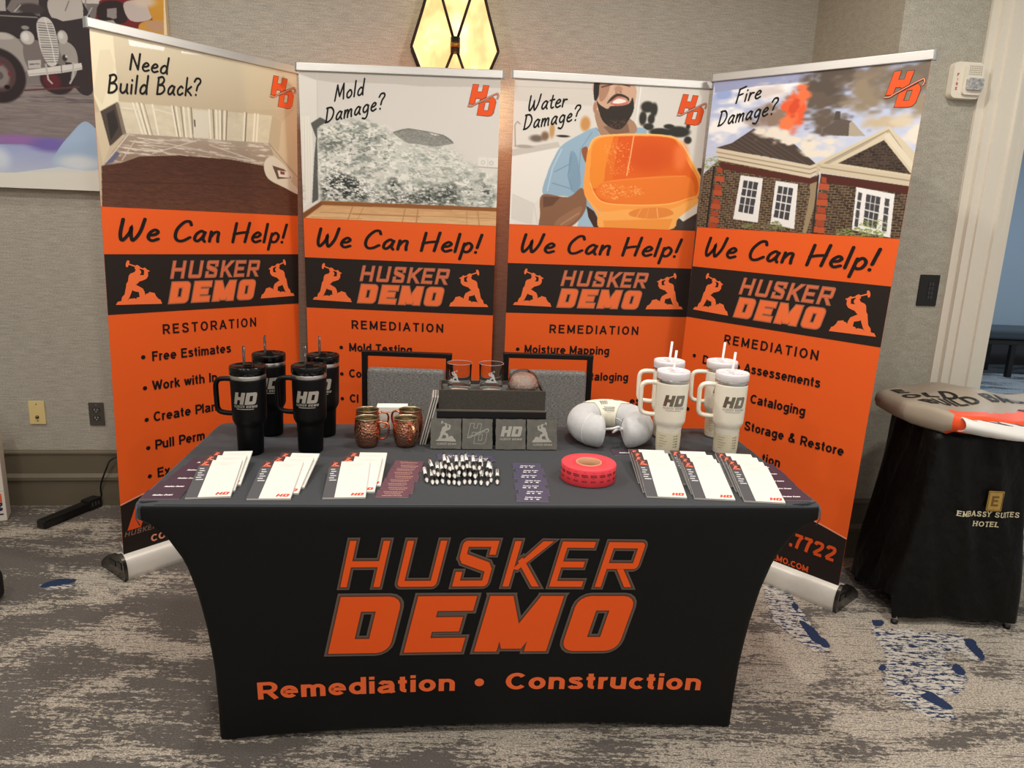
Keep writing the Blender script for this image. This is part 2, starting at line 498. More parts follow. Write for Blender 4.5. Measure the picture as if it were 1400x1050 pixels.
# ------------------------------------------------------------------ block lettering of the brand
def quadbar(x0, y0, x1, y1): return [(x0, y0), (x1, y0), (x1, y1), (x0, y1)]
def corner(cx, cy, sx, sy, c, s, h):
    # rounded outer corner that reaches a little into both neighbouring bars
    ox, oy, k = cx - sx * c, cy - sy * c, .06
    return [(cx, oy - sy * k)] + [(ox + sx * c * math.cos(a * PI / 8), oy + sy * c * math.sin(a * PI / 8)) for a in range(5)] + [(ox - sx * k, cy), (ox - sx * k, oy - sy * k)]
def block(ch, w, s, h, c=0.0, e=0.0):
    q = quadbar
    c0 = c; c = c + e if c else c
    if ch == 'H': return [q(0, 0, s, 1), q(w - s, 0, w, 1), q(s * .5, .5 - h / 2, w - s * .5, .5 + h / 2)]
    if ch == 'U': return [q(0, c, s, 1), q(w - s, c, w, 1), q(c, 0, w - c, h), corner(0, 0, -1, -1, c0, s, h), corner(w, 0, 1, -1, c0, s, h)]
    if ch == 'S':
        return [q(c, 1 - h, w, 1), q(w - s, .68, w, 1), q(0, .62, s, 1 - c), corner(0, 1, -1, 1, c0, s, h),
                [(0, .62), (s * .5, .5), (w - s * .2, .28), (w, .4), (w - s * .6, .54), (s * .9, .72)], q(w - s, c, w, .42), q(0, 0, w - c, h), corner(w, 0, 1, -1, c0, s, h), q(0, 0, s, .34)]
    if ch == 'K': return [q(0, 0, s, 1), [(s * .6, .38), (s * .9 + .1, .36), (w + .05, 1), (w - s * 1.3, 1)], [(s * 1.1, .56), (w - s * 1.05, 0), (w + .02, 0), (s * 1.7, .66)]]
    if ch == 'E': return [q(0, 0, s, 1), q(0, 0, w, h), q(0, 1 - h, w, 1), q(0, .5 - h / 2, w * .86, .5 + h / 2)]
    if ch == 'R': return [q(0, 0, s, 1), q(0, 1 - h, w - c, 1), q(w - s, .4 + c, w, 1 - c), corner(w, 1, 1, 1, c0, s, h), q(s * .5, .4, w - c, .4 + h), corner(w, .4, 1, -1, c0, s, h), [(w * .42, .42), (w - s * 1.05, 0), (w + .02, 0), (w * .42 + s * 1.1, .42)]]
    if ch == 'D': return [q(0, 0, s, 1), q(0, 1 - h, w - c, 1), q(0, 0, w - c, h), q(w - s, c, w, 1 - c), corner(w, 1, 1, 1, c0, s, h), corner(w, 0, 1, -1, c0, s, h)]
    if ch == 'M': return [q(0, 0, s, 1), q(w - s, 0, w, 1), [(0, 1), (s, 1), (w / 2 + .02, .48), (w / 2 + .02, .05), (w / 2 - .16, .05)], [(w, 1), (w - s, 1), (w / 2 - .02, .48), (w / 2 - .02, .05), (w / 2 + .16, .05)]]
    if ch == 'O': return [q(0, c, s, 1 - c), q(w - s, c, w, 1 - c), q(c, 0, w - c, h), q(c, 1 - h, w - c, 1), corner(0, 0, -1, -1, c0, s, h), corner(w, 0, 1, -1, c0, s, h), corner(0, 1, -1, 1, c0, s, h), corner(w, 1, 1, 1, c0, s, h)]
    return []
def grow(poly, e):
    p = [np.array(q, float) for q in poly]
    ar = sum(p[i][0] * p[(i + 1) % len(p)][1] - p[(i + 1) % len(p)][0] * p[i][1] for i in range(len(p)))
    if ar < 0: p = p[::-1]
    L = len(p); out = []
    for i in range(L):
        d0 = p[i] - p[i - 1]; d1 = p[(i + 1) % L] - p[i]
        d0 = d0 / (np.linalg.norm(d0) + 1e-9); d1 = d1 / (np.linalg.norm(d1) + 1e-9)
        n0 = np.array((d0[1], -d0[0])); n1 = np.array((d1[1], -d1[0]))
        k = 1 + float(n0 @ n1)
        v = (n0 + n1) / max(k, 0.35)
        out.append(tuple(p[i] + v * e))
    return out
def block_word(txt, widths, pitch, s, h, c, slant, e=0.0):
    polys = []; x = 0
    for i, ch in enumerate(txt):
        for p in block(ch, widths[i] if isinstance(widths, (list, tuple)) else widths, s, h, c, e):
            polys.append([(px + x + slant * py, py) for px, py in (grow(p, e) if e else p)])
        x += pitch[i] if isinstance(pitch, (list, tuple)) else pitch
    return S_poly(*polys)
def w_husker(e=0.0): return block_word('HUSKER', [.86, .86, .78, .82, .75, .84], [1.2, 1.19, 1.1, 1.03, 1.02, 1], .16, .15, .1, .24, e)
def w_demo(e=0.0): return block_word('DEMO', [.92, .89, 1.13, .91], [1.13, 1.07, 1.34, 1], .36, .27, .2, .22, e)
def w_hd(e=0.0): return block_word('HD', [1.0, 1.0], 1.12, .36, .27, .2, .24, e)

def px_polys(polys, x0, y1, k):
    return [[((x - x0) / k, (y1 - y) / k) for x, y in p] for p in polys]
WORKER = px_polys([
 [(240,232),(233,190),(245,150),(268,118),(298,130),(290,185),(262,236)],
 [(372,262),(385,215),(412,198),(462,226),(452,280),(410,292)],
 disc(424, 322, 52, 50),
 [(295,345),(370,318),(420,362),(482,375),(505,420),(460,455),(420,500),(380,535),(330,565),(222,565),(225,515),(255,470),(270,380)],
 [(430,380),(470,372),(518,372),(525,300),(500,260),(540,243),(588,292),(586,390),(552,440),(470,472),(425,480)],
 [(222,545),(335,555),(310,640),(265,740),(222,808),(128,808),(145,735),(190,685)],
 [(300,545),(390,538),(490,600),(515,660),(528,745),(430,765),(420,660),(345,640),(300,610)],
 [(40,858),(75,805),(130,797),(225,800),(262,765),(350,760),(370,780),(380,750),(430,740),(525,720),(540,690),(580,685),(590,662),(682,685),(700,735),(742,790),(772,800),(802,878)],
], 40, 878, 762)
def s_worker(flip=False):
    T = S_join(S_poly(*WORKER), ribbon(px_polys([[(285, 185), (612, 308)]], 40, 878, 762)[0], .03))
    return S_map(T, lambda x, y: (1 - x, y)) if flip else T
_HDP = [
 [(370,182),(500,185),(440,480),(412,622),(275,626)], [(615,196),(745,200),(690,450),(540,528),(560,470)], [(440,345),(605,345),(575,490),(425,490)],
 [(520,612),(672,540),(630,755),(475,865)], [(475,865),(630,755),(742,755),(740,880)], [(740,880),(822,860),(872,800),(740,755)], [(872,800),(738,757),(776,558),(922,560)], [(922,560),(776,560),(665,562),(672,540),(850,450),(902,498)]]
_HDL = [(250,668),(345,668),(430,622),(640,510),(920,374),(960,384),(972,425),(944,492)]
def s_hdlogo(part):
    n = lambda ps: px_polys(ps, 250, 880, 722)
    if part == 'edge': return S_poly(*[grow(p, .012) for p in n(_HDP)])
    if part == 'fill': return S_poly(*n(_HDP))
    if part == 'bar': return ribbon(smooth_line(n([_HDL])[0], 4), .052)
    if part == 'barin': return ribbon(smooth_line(n([_HDL])[0], 4), .024)
    if part == 'lines':
        return S_join(*[ribbon(p, .02, True) for p in n([[(370,182),(500,185),(470,345),(590,345),(615,196),(745,200),(690,450),(540,528),(560,490),(440,490),(412,600),(275,626)], [(520,612),(850,450),(902,498),(922,560),(872,800),(822,860),(740,880),(475,865)], [(665,565),(775,560),(740,755),(630,755)]])], ribbon(smooth_line(n([_HDL])[0], 4), .04))
# printed pictures: flat shapes in thousandths of the sheet (u across, v down)
PICS = {'room':[('g',(205,193,168),(176,160,134),[(-26,-23),(1034,-20),(1031,392),(-9,521)]),
('p',(186,170,145),[(-49,456),(1060,232),(1055,1024),(-61,1080)]),
('p',(220,210,182),[(-15,20),(92,17),(101,382),(20,451),(-2,362)]),
('p',(212,200,172),[(35,111),(75,95),(94,179),(31,415),(-1,348)]),
('p',(236,231,224),[(155,18),(312,15),(308,37),(158,50)]),
('p',(236,231,224),[(387,15),(526,8),(388,28)]),
('p',(72,62,56),[(22,451),(94,383),(122,551),(52,646)]),
('p',(46,40,38),[(46,461),(79,430),(93,528),(58,609)]),
('p',(120,108,96),[(85,392),(99,388),(124,561),(109,569)]),
('p',(198,182,155),[(-7,471),(22,451),(52,646),(20,755)]),
('p',(203,193,170),[(99,380),(855,314),(845,506),(445,536),(126,563)]),
('n',0.05,40,40,[(99,380),(855,314),(845,506),(126,563)]),
('l',(228,220,202),6,[(159,375),(195,558)]),
('l',(228,220,202),7,[(176,373),(211,556)]),
('l',(228,220,202),7,[(195,372),(228,554)]),
('l',(228,220,202),7,[(244,367),(266,551)]),
('l',(228,220,202),7,[(333,358),(352,544)]),
('l',(228,220,202),7,[(352,357),(368,543)]),
('l',(228,220,202),7,[(387,353),(394,541)]),
('l',(228,220,202),7,[(409,352),(418,539)]),
('l',(228,220,202),8,[(512,344),(516,531)]),
('l',(228,220,202),9,[(547,340),(547,529)]),
('l',(228,220,202),9,[(567,339),(565,528)]),
('l',(228,220,202),7,[(592,335),(585,526)]),
('l',(228,220,202),9,[(699,327),(687,518)]),
('l',(228,220,202),9,[(754,322),(741,513)]),
('l',(228,220,202),8,[(772,320),(759,513)]),
('l',(120,104,88),3,[(187,372),(219,556)]),
('l',(120,104,88),3,[(207,370),(239,554)]),
('l',(120,104,88),4,[(340,358),(360,544)]),
('l',(120,104,88),4,[(374,355),(386,543)]),
('l',(120,104,88),5,[(424,350),(429,539)]),
('l',(120,104,88),5,[(532,342),(534,529)]),
('l',(120,104,88),5,[(578,337),(573,528)]),
('l',(120,104,88),5,[(604,335),(594,526)]),
('l',(120,104,88),6,[(708,325),(696,518)]),
('l',(215,205,185),7,[(112,412),(186,408)]),
('l',(215,205,185),6,[(245,390),(334,405)]),
('p',(210,203,186),[(433,363),(509,353),(506,524),(429,528)]),
('l',(60,50,44),6,[(438,423),(439,460)]),
('p',(182,166,140),[(852,314),(906,350),(885,568),(827,504)]),
('p',(196,180,152),[(906,350),(1012,211),(1014,753),(827,508),(889,553)]),
('g',(168,152,136),(128,106,92),[(127,558),(445,534),(832,504),(856,579),(804,665),(611,642),(356,651),(175,682),(99,729),(20,762),(64,672)]),
('M',(206,196,182),0.3,70,12,[(127,558),(445,534),(832,504),(849,573),(798,655),(356,649),(99,725),(34,747)]),
('l',(214,206,192),4,[(133,561),(25,753)]),
('l',(190,178,164),5,[(238,581),(792,649)]),
('l',(196,184,170),4,[(160,594),(99,719)]),
('l',(200,190,176),4,[(445,548),(234,660)]),
('l',(200,190,176),4,[(509,566),(742,632)]),
('p',(96,98,120),[(22,757),(78,670),(93,680),(61,737)]),
('g',(74,44,34),(92,58,44),[(13,763),(98,732),(175,685),(356,654),(609,644),(806,665),(1014,841),(1013,1002),(4,1012)]),
('n',0.22,26,3,[(13,763),(98,732),(175,685),(356,654),(609,644),(806,665),(1014,841),(1013,1002),(4,1012)]),
('l',(62,36,28),1,[(14,773),(439,732),(920,714)]),
('l',(62,36,28),2,[(13,811),(438,773),(920,760)]),
('l',(62,36,28),3,[(11,856),(436,823),(919,815)]),
('l',(62,36,28),1,[(8,903),(435,876),(919,873)]),
('l',(62,36,28),1,[(7,953),(433,929),(918,933)]),
('s',(206,196,180),[(801,647),(856,591),(964,697),(962,758),(1012,815),(1006,846),(919,803),(821,747)]),
('p',(92,72,62),[(848,655),(920,674),(962,730),(878,747)]),
('p',(214,206,196),[(878,684),(947,690),(953,729),(887,729)]),
('p',(120,60,52),[(894,689),(920,692),(922,710),(896,710)]),
('l',(150,132,116),5,[(832,508),(1008,730)])],'mould':[('g',(205,200,195),(217,213,207),[(-441,-712),(2131,-831),(2465,3034),(-642,3253)]),
('p',(188,182,176),[(-26,-56),(1028,-51),(1005,61),(869,60),(601,70),(475,61),(331,60),(187,68),(88,55),(-2,15)]),
('p',(216,212,205),[(-28,13),(89,58),(87,342),(-9,324)]),
('l',(196,190,183),4,[(92,-3),(80,878)]),
('p',(226,222,212),[(-8,309),(47,294),(58,393),(61,539),(42,875),(-6,938),(-25,938)]),
('l',(196,190,176),3,[(8,310),(-1,896)]),
('l',(196,190,176),3,[(21,309),(12,894)]),
('l',(196,190,176),2,[(35,309),(27,894)]),
('l',(196,190,176),2,[(48,309),(40,893)]),
('M',(198,199,191),0.9,60,60,[(87,360),(128,329),(238,295),(347,304),(411,337),(474,382),(602,461),(767,471),(820,579),(888,594),(1011,662),(1006,885),(99,878),(81,790)]),
('M',(228,226,218),0.45,34,34,[(87,360),(128,329),(238,295),(347,304),(411,337),(474,382),(602,461),(767,471),(820,579),(888,594),(1011,662),(1006,885),(99,878),(81,790)]),
('M',(150,155,147),0.3,40,40,[(87,360),(128,329),(238,295),(347,304),(411,337),(474,382),(602,461),(767,471),(820,579),(888,594),(1011,662),(1006,885),(99,878),(81,790)]),
('M',(110,116,110),0.2,16,16,[(87,378),(238,322),(401,362),(493,468),(474,568),(353,674),(306,752),(818,724),(992,689),(996,871),(99,871)]),
('p',(86,88,84),[(53,342),(101,299),(141,325),(100,357),(84,378),(80,866),(47,893),(66,564),(78,440)]),
('M',(52,56,54),0.62,22,22,[(92,738),(195,675),(325,725),(333,878),(104,873)]),
('M',(50,54,52),0.6,18,18,[(422,732),(484,697),(511,765),(474,805),(436,782)]),
('M',(70,76,70),0.6,20,20,[(548,802),(660,745),(789,700),(809,850),(567,876)]),
('M',(54,58,55),0.5,16,16,[(905,705),(956,729),(986,802),(920,768)]),
('M',(62,66,62),0.5,14,14,[(324,840),(548,802),(791,838),(792,871),(324,878)]),
('M',(120,124,118),0.45,14,14,[(292,392),(355,383),(396,473),(308,526),(276,480)]),
('M',(108,112,104),0.5,20,20,[(99,440),(200,410),(254,493),(142,536),(96,513)]),
('M',(236,234,228),0.3,12,12,[(95,563),(271,577),(260,679),(436,770),(548,714),(511,841),(231,845),(92,738)]),
('M',(214,214,206),0.5,26,26,[(493,504),(767,476),(815,622),(771,700),(511,690)]),
('M',(160,164,158),0.25,10,10,[(493,504),(767,476),(974,689),(885,846),(529,689)]),
('s',(138,138,132),[(469,383),(511,362),(547,353),(602,367),(639,368),(671,390),(721,388),(758,413),(771,438),(740,451),(676,466),(585,453),(547,451),(511,426)]),
('n',0.22,10,10,[(469,383),(547,353),(639,368),(721,388),(771,438),(676,466),(585,453),(511,426)]),
('l',(100,100,95),4,[(469,383),(511,362),(547,353),(639,368),(721,388),(771,438)]),
('p',(222,218,212),[(900,524),(1002,528),(1004,596),(901,591)]),
('l',(160,154,148),4,[(901,592),(1004,596)]),
('l',(180,174,168),2,[(947,526),(948,592)]),
('e',(188,182,176),924,561,12,17,0.3),('e',(188,182,176),966,563,13,17,0.3),('e',(222,218,212),924,561,8,12,0.3),('e',(222,218,212),966,563,8,11,0.3),('g',(196,150,104),(216,176,130),[(96,873),(1015,871),(1020,1044),(-19,1039),(-16,974)]),
('p',(140,88,48),[(96,873),(1015,871),(1015,898),(98,903)]),
('p',(122,76,44),[(-7,971),(96,873),(100,903),(-8,1016)]),
('n',0.08,60,10,[(96,903),(1015,898),(1019,1032),(1,1031)]),
('l',(170,120,76),5,[(258,904),(228,1012)]),
('l',(170,120,76),3,[(314,906),(275,1016)]),
('l',(170,120,76),4,[(529,908),(511,1022)]),
('l',(170,120,76),5,[(595,908),(586,1017)]),
('l',(170,120,76),3,[(848,908),(849,1017)]),
('l',(170,120,76),4,[(904,906),(915,1017)]),
('l',(170,120,76),3,[(87,956),(999,949)]),
('l',(170,120,76),4,[(256,959),(605,958)]),
('l',(170,120,76),3,[(40,991),(304,989)])],'basin':[('g',(212,206,198),(224,220,212),[(-548,-762),(2258,-1012),(2905,3324),(-542,3322)]),
('p',(205,198,190),[(-27,8),(409,-10),(398,154),(-24,144)]),
('l',(184,176,168),3,[(-7,51),(407,40)]),
('p',(196,190,182),[(-5,475),(234,408),(246,443),(-4,526)]),
('p',(228,224,217),[(-13,526),(246,446),(171,780),(0,1031)]),
('l',(150,140,132),5,[(15,453),(9,307),(22,284),(35,299)]),
('e',(168,158,148),61,451,48,12,0.6),('e',(112,100,90),122,392,36,25,0.7),('e',(190,148,96),200,332,15,59,0.5),('e',(196,142,84),369,277,27,53,0.5),('e',(128,100,76),165,373,21,33,0.6),('e',(48,44,42),258,368,35,9,0.5),('l',(205,200,194),4,[(13,788),(124,848),(148,996)]),
('p',(214,209,202),[(8,788),(124,846),(119,1004),(8,962)]),
('e',(50,48,44),685,141,37,40,0.35),('e',(50,48,44),665,219,21,53,0.35),('e',(50,48,44),709,222,20,38,0.35),('e',(50,48,44),765,309,63,29,0.35),('e',(50,48,44),859,300,62,39,0.35),('e',(50,48,44),911,355,22,28,0.35),('e',(50,48,44),698,275,29,25,0.35),('e',(50,48,44),806,267,30,18,0.35),('e',(50,48,44),906,261,13,23,0.35),('e',(50,48,44),720,158,20,51,0.35),('p',(62,54,48),[(979,546),(1038,543),(1053,1006),(847,1017),(938,846)]),
('e',(70,60,54),946,956,61,41,0.4),('l',(232,230,226),5,[(644,-2),(626,357)]),
('l',(196,192,186),2,[(634,-2),(629,279)]),
('s',(147,175,196),[(171,782),(186,632),(219,513),(255,431),(339,355),(425,299),(466,357),(634,285),(692,327),(615,541),(500,1012),(364,1019),(387,875),(301,788)]),
('s',(126,155,178),[(300,475),(336,506),(364,689),(327,757),(301,639)]),
('l',(112,142,166),5,[(306,495),(295,639),(319,743)]),
('l',(120,148,172),4,[(406,332),(353,451),(352,636)]),
('l',(178,202,218),6,[(255,458),(212,591),(191,752)]),
('l',(118,146,170),5,[(224,617),(299,559)]),
('l',(118,146,170),5,[(216,697),(316,732)]),
('l',(110,140,165),4,[(466,357),(425,299)]),
('s',(160,188,207),[(364,1019),(402,875),(495,1014)]),
('s',(134,96,72),[(166,782),(301,792),(371,722),(402,833),(375,938),(299,1022),(167,1029),(159,921)]),
('s',(150,108,82),[(256,949),(372,851),(367,924),(288,1014),(239,1016)]),
('p',(104,72,56),[(171,795),(260,795),(222,856),(173,873)]),
('l',(178,138,108),6,[(273,991),(364,903)]),
('s',(146,86,56),[(358,451),(389,440),(393,554),(371,516)]),
('p',(70,48,40),[(401,848),(444,886),(500,1012),(454,1016),(415,928)]),
('s',(166,130,106),[(424,178),(601,229),(636,317),(545,348),(466,360),(436,305)]),
('p',(130,98,80),[(462,290),(588,256),(602,320),(505,345)]),
('s',(200,162,138),[(404,-3),(602,-8),(616,139),(596,217),(539,249),(448,221),(420,128)]),
('s',(42,36,32),[(401,-3),(436,-5),(431,66),(418,115),(405,103)]),
('e',(172,122,98),414,161,12,45,0.3),('s',(170,128,104),[(433,-5),(486,-5),(462,100),(434,113)]),
('s',(206,170,146),[(486,-3),(525,-3),(514,60),(482,110)]),
('s',(52,43,39),[(418,115),(436,141),(476,168),(494,149),(533,143),(586,126),(604,83),(614,164),(589,244),(554,300),(506,295),(453,242)]),
('s',(62,50,44),[(473,134),(492,90),(528,60),(579,81),(587,113),(569,91),(529,81),(499,110)]),
('s',(196,112,98),[(492,133),(504,105),(532,81),(580,111),(572,133),(533,144)]),
('s',(234,224,214),[(501,124),(533,95),(574,111),(533,129)]),
('e',(178,134,110),527,32,23,22,0.4),('e',(90,62,52),516,55,5,5,0.4),('e',(90,62,52),540,51,6,5,0.4),('l',(70,52,44),6,[(441,25),(469,13),(493,2)]),
('l',(70,52,44),5,[(546,-2),(584,10)]),
('m',(90,70,60),0.3,8,8,[(460,239),(587,231),(552,297),(506,294)]),
('s',(246,158,72),[(391,453),(418,373),(486,345),(661,327),(821,332),(884,380),(942,495),(1007,627),(995,763),(946,818),(836,855),(633,863),(493,886),(409,810),(382,740),(381,621)]),
('G',(218,90,30),(230,108,36),[(412,451),(439,385),(506,357),(662,342),(816,345),(869,393),(929,523),(986,639),(978,752),(833,813),(632,831),(489,818),(434,752),(413,685)]),
('s',(236,138,48),[(412,451),(439,385),(506,357),(519,377),(491,549),(482,682),(426,725),(413,685)]),
('p',(226,112,38),[(518,363),(545,355),(532,652),(485,682),(491,549)]),
('e',(238,120,60),880,473,40,92,0.8),('e',(212,84,30),711,483,119,104,0.9),('s',(234,122,46),[(485,675),(620,641),(920,606),(975,722),(972,752),(833,811),(632,828),(509,808),(447,750)]),
('m',(246,168,96),0.25,12,8,[(482,682),(684,697),(707,750),(529,800),(466,750)]),
('l',(248,176,110),2,[(485,675),(621,644),(920,606)]),
('m',(246,160,92),0.14,6,10,[(469,418),(594,358),(639,606),(520,626)]),
('l',(250,190,130),5,[(625,344),(613,514),(604,621)]),
('s',(246,172,90),[(389,773),(452,858),(493,886),(633,863),(836,855),(993,763),(994,833),(901,909),(852,1002),(505,1019),(459,906)]),
('p',(238,150,66),[(496,951),(871,918),(852,1002),(505,1019)]),
('s',(228,136,62),[(635,906),(668,860),(815,841),(871,885),(759,924)]),
('l',(250,190,120),3,[(672,921),(694,860)]),
('l',(250,190,120),2,[(728,919),(734,855)]),
('l',(250,190,120),4,[(789,911),(780,850)]),
('c',(252,196,120),6,[(393,453),(420,377),(486,348),(661,330),(819,335),(882,383),(944,501),(1004,627)]),
('c',(252,190,112),5,[(413,685),(436,752),(489,818),(632,831),(833,813),(978,752)]),
('p',(226,216,200),[(901,909),(998,802),(998,871),(929,936)])],'house':[('g',(168,182,222),(222,222,226),[(-945,-1105),(1632,-398),(1999,2269),(-552,3508)]),
('E',(236,234,234),254,98,297,72,0.8,70),('E',(150,168,216),56,103,64,50,0.9,70),('E',(240,238,238),102,294,116,101,0.8,70),('p',(150,156,190),[(-4,-15),(501,-12),(508,56),(229,55),(11,73)]),
('E',(208,198,196),313,105,125,71,0.9,70),('E',(140,118,104),329,261,106,84,0.8,70),('E',(96,84,74),569,131,113,193,0.6,70),('E',(84,73,65),609,35,128,122,0.7,70),('E',(98,86,76),591,314,95,68,0.6,70),('E',(122,108,94),769,88,127,141,0.8,70),('E',(140,125,104),791,197,119,119,0.8,70),('E',(108,96,84),948,68,117,93,0.7,70),('E',(118,106,92),922,158,112,94,0.8,70),('E',(146,132,112),992,247,65,93,0.8,70),('E',(190,172,144),822,329,118,54,0.9,70),('E',(222,214,202),989,402,44,73,0.9,70),('E',(206,192,168),906,324,61,38,0.9,70),('E',(226,92,50),440,246,55,106,0.5,70),('E',(238,112,66),466,154,38,69,0.7,70),('E',(240,120,72),422,290,40,51,0.6,70),('E',(206,74,42),445,199,24,70,0.6,70),('p',(92,81,75),[(594,350),(665,294),(718,310),(714,400),(599,388)]),
('p',(78,68,62),[(638,300),(640,247),(661,249),(665,299)]),
('p',(170,158,140),[(709,322),(718,310),(787,403),(714,400)]),
('p',(74,62,56),[(56,446),(141,418),(251,327),(384,402),(460,428),(588,566),(559,574),(328,511),(72,456)]),
('l',(96,82,74),4,[(96,441),(174,478)]),
('l',(96,82,74),4,[(119,430),(222,490)]),
('l',(96,82,74),3,[(140,417),(269,501)]),
('l',(96,82,74),4,[(162,403),(316,513)]),
('l',(96,82,74),4,[(184,390),(362,523)]),
('l',(96,82,74),4,[(205,378),(407,533)]),
('l',(96,82,74),3,[(225,365),(452,544)]),
('l',(96,82,74),2,[(246,353),(495,554)]),
('l',(96,82,74),3,[(266,340),(538,564)]),
('E',(226,218,204),292,353,58,44,0.8,60),('E',(226,218,204),380,370,67,43,0.8,60),('E',(226,218,204),441,415,65,35,0.8,60),('E',(226,218,204),542,436,71,50,0.8,60),('E',(226,218,204),638,430,68,46,0.8,60),('E',(226,218,204),620,498,46,34,0.8,60),('E',(226,218,204),559,501,35,28,0.8,60),('p',(205,193,168),[(567,574),(880,350),(1011,518),(1009,624),(879,418),(679,568),(587,589)]),
('p',(170,158,136),[(598,576),(878,377),(885,387),(621,584)]),
('l',(146,132,112),4,[(602,577),(880,373)]),
('l',(146,132,112),3,[(880,373),(1002,571)]),
('p',(205,193,168),[(655,577),(872,385),(1018,571),(1013,657)]),
('b',(84,70,58),(58,46,40),11,30,0.045,[(687,561),(868,430),(1002,629)]),
('p',(214,203,182),[(865,407),(882,387),(1006,571),(1007,614)]),
('b',(134,116,92),(76,60,48),11,30,0.06,[(82,528),(567,651),(608,624),(616,1014),(-9,1017),(1,624)]),
('p',(150,132,104),[(568,665),(606,624),(608,823),(588,1004),(571,999),(579,753)]),
('b',(124,106,84),(68,53,43),11,30,0.045,[(616,624),(1004,699),(1005,1016),(616,1014)]),
('p',(84,42,33),[(84,544),(567,652),(605,636),(609,670),(572,689),(95,591)]),
('p',(78,38,30),[(616,622),(1001,695),(1002,742),(619,677)]),
('p',(208,195,170),[(56,446),(559,574),(600,554),(611,602),(568,651),(79,531)]),
('l',(160,146,124),6,[(62,476),(561,597),(605,577)]),
('l',(138,124,104),5,[(76,508),(565,626),(607,599)]),
('p',(200,187,162),[(607,558),(1002,642),(1001,695),(609,617)]),
('l',(150,136,114),5,[(611,584),(1001,665)]),
('p',(190,178,152),[(588,566),(602,561),(608,636),(595,636)]),
('l',(46,38,34),8,[(605,636),(619,1001)]),
('p',(160,68,42),[(76,579),(105,586),(108,622),(78,614)]),
('p',(176,80,48),[(71,637),(122,644),(126,680),(71,672)]),
('p',(160,68,42),[(74,695),(114,702),(118,738),(75,732)]),
('p',(176,80,48),[(71,733),(119,740),(122,777),(71,770)]),
('p',(160,68,42),[(73,793),(113,800),(118,836),(74,830)]),
('p',(176,80,48),[(68,830),(120,836),(124,871),(68,866)]),
('p',(160,68,42),[(71,878),(113,885),(118,921),(71,916)]),
('p',(176,80,48),[(67,924),(119,929),(124,966),(67,962)]),
('p',(160,68,42),[(68,964),(112,969),(115,1007),(68,1002)]),
('p',(160,70,44),[(620,642),(644,649),(648,685),(624,679)]),
('p',(178,82,50),[(613,682),(659,689),(664,725),(614,720)]),
('p',(160,70,44),[(619,740),(658,747),(662,783),(620,778)]),
('p',(178,82,50),[(616,782),(665,787),(669,825),(616,820)]),
('p',(160,70,44),[(621,828),(661,835),(666,871),(624,866)]),
('p',(178,82,50),[(619,870),(668,875),(672,913),(620,908)]),
('p',(160,70,44),[(624,911),(664,916),(668,954),(626,949)]),
('p',(178,82,50),[(621,953),(671,958),(674,994),(622,992)]),
('l',(40,34,32),11,[(59,573),(56,1006)]),
('p',(228,226,224),[(213,634),(334,655),(338,948),(202,931)]),
('p',(66,66,70),[(233,667),(312,682),(307,894),(225,880)]),
('l',(222,220,218),6,[(259,672),(253,885)]),
('l',(222,220,218),4,[(286,677),(280,889)]),
('l',(222,220,218),5,[(231,720),(311,735)]),
('l',(222,220,218),7,[(228,773),(309,787)]),
('l',(222,220,218),3,[(227,826),(308,840)]),
('p',(228,226,224),[(401,670),(514,690),(527,977),(404,953)]),
('p',(66,66,70),[(418,702),(494,717),(494,923),(416,906)]),
('l',(222,220,218),5,[(444,707),(442,911)]),
('l',(222,220,218),5,[(469,712),(468,918)]),
('l',(222,220,218),5,[(418,753),(494,768)]),
('l',(222,220,218),6,[(418,803),(494,820)]),
('l',(222,220,218),4,[(416,855),(494,871)]),
('p',(228,226,224),[(784,704),(949,742),(961,997),(794,962)]),
('p',(66,66,70),[(832,745),(894,762),(899,951),(839,933)]),
('l',(222,220,218),3,[(853,750),(859,939)]),
('l',(222,220,218),3,[(873,757),(879,946)]),
('l',(222,220,218),3,[(833,792),(895,808)]),
('l',(222,220,218),5,[(835,838),(896,856)]),
('l',(222,220,218),4,[(838,886),(898,904)]),
('p',(70,70,74),[(796,733),(813,740),(818,946),(802,941)]),
('l',(222,220,218),5,[(798,785),(814,790)]),
('l',(222,220,218),5,[(799,836),(815,841)]),
('l',(222,220,218),3,[(800,889),(816,894)]),
('p',(70,70,74),[(913,767),(932,772),(942,964),(922,958)]),
('l',(222,220,218),5,[(915,815),(935,820)]),
('l',(222,220,218),4,[(918,861),(938,868)]),
('l',(222,220,218),3,[(920,909),(940,916)]),
('m',(150,160,104),0.4,12,12,[(-12,493),(71,495),(93,559),(6,611)]),
('m',(122,130,84),0.45,12,12,[(256,966),(441,929),(485,981),(259,991)]),
('m',(132,146,84),0.55,12,12,[(725,964),(831,944),(929,966),(934,1011),(729,1004)]),
('m',(150,164,100),0.35,10,10,[(818,906),(935,888),(946,976),(826,974)])],'trucks':[('g',(120,114,112),(132,124,122),[(277,-48),(1937,-217),(1983,2271),(40,2264)]),
('p',(206,200,196),[(762,37),(827,32),(813,265),(746,268)]),
('l',(150,144,142),4,[(774,106),(766,287)]),
('g',(142,132,129),(128,118,118),[(-570,679),(794,570),(782,770),(-598,857)]),
('n',0.12,60,8,[(-574,701),(793,581),(782,770),(-598,857)]),
('m',(104,96,98),0.2,120,10,[(-572,686),(794,574),(785,709),(-589,800)]),
('g',(134,122,160),(126,112,176),[(-594,836),(553,795),(666,793),(783,747),(774,878),(-613,959)]),
('g',(150,160,208),(206,216,228),[(-607,915),(461,828),(545,822),(629,840),(779,800),(770,955),(-625,1032)]),
('g',(214,220,224),(228,227,216),[(-618,988),(509,939),(623,913),(774,878),(763,1065),(-641,1136)]),
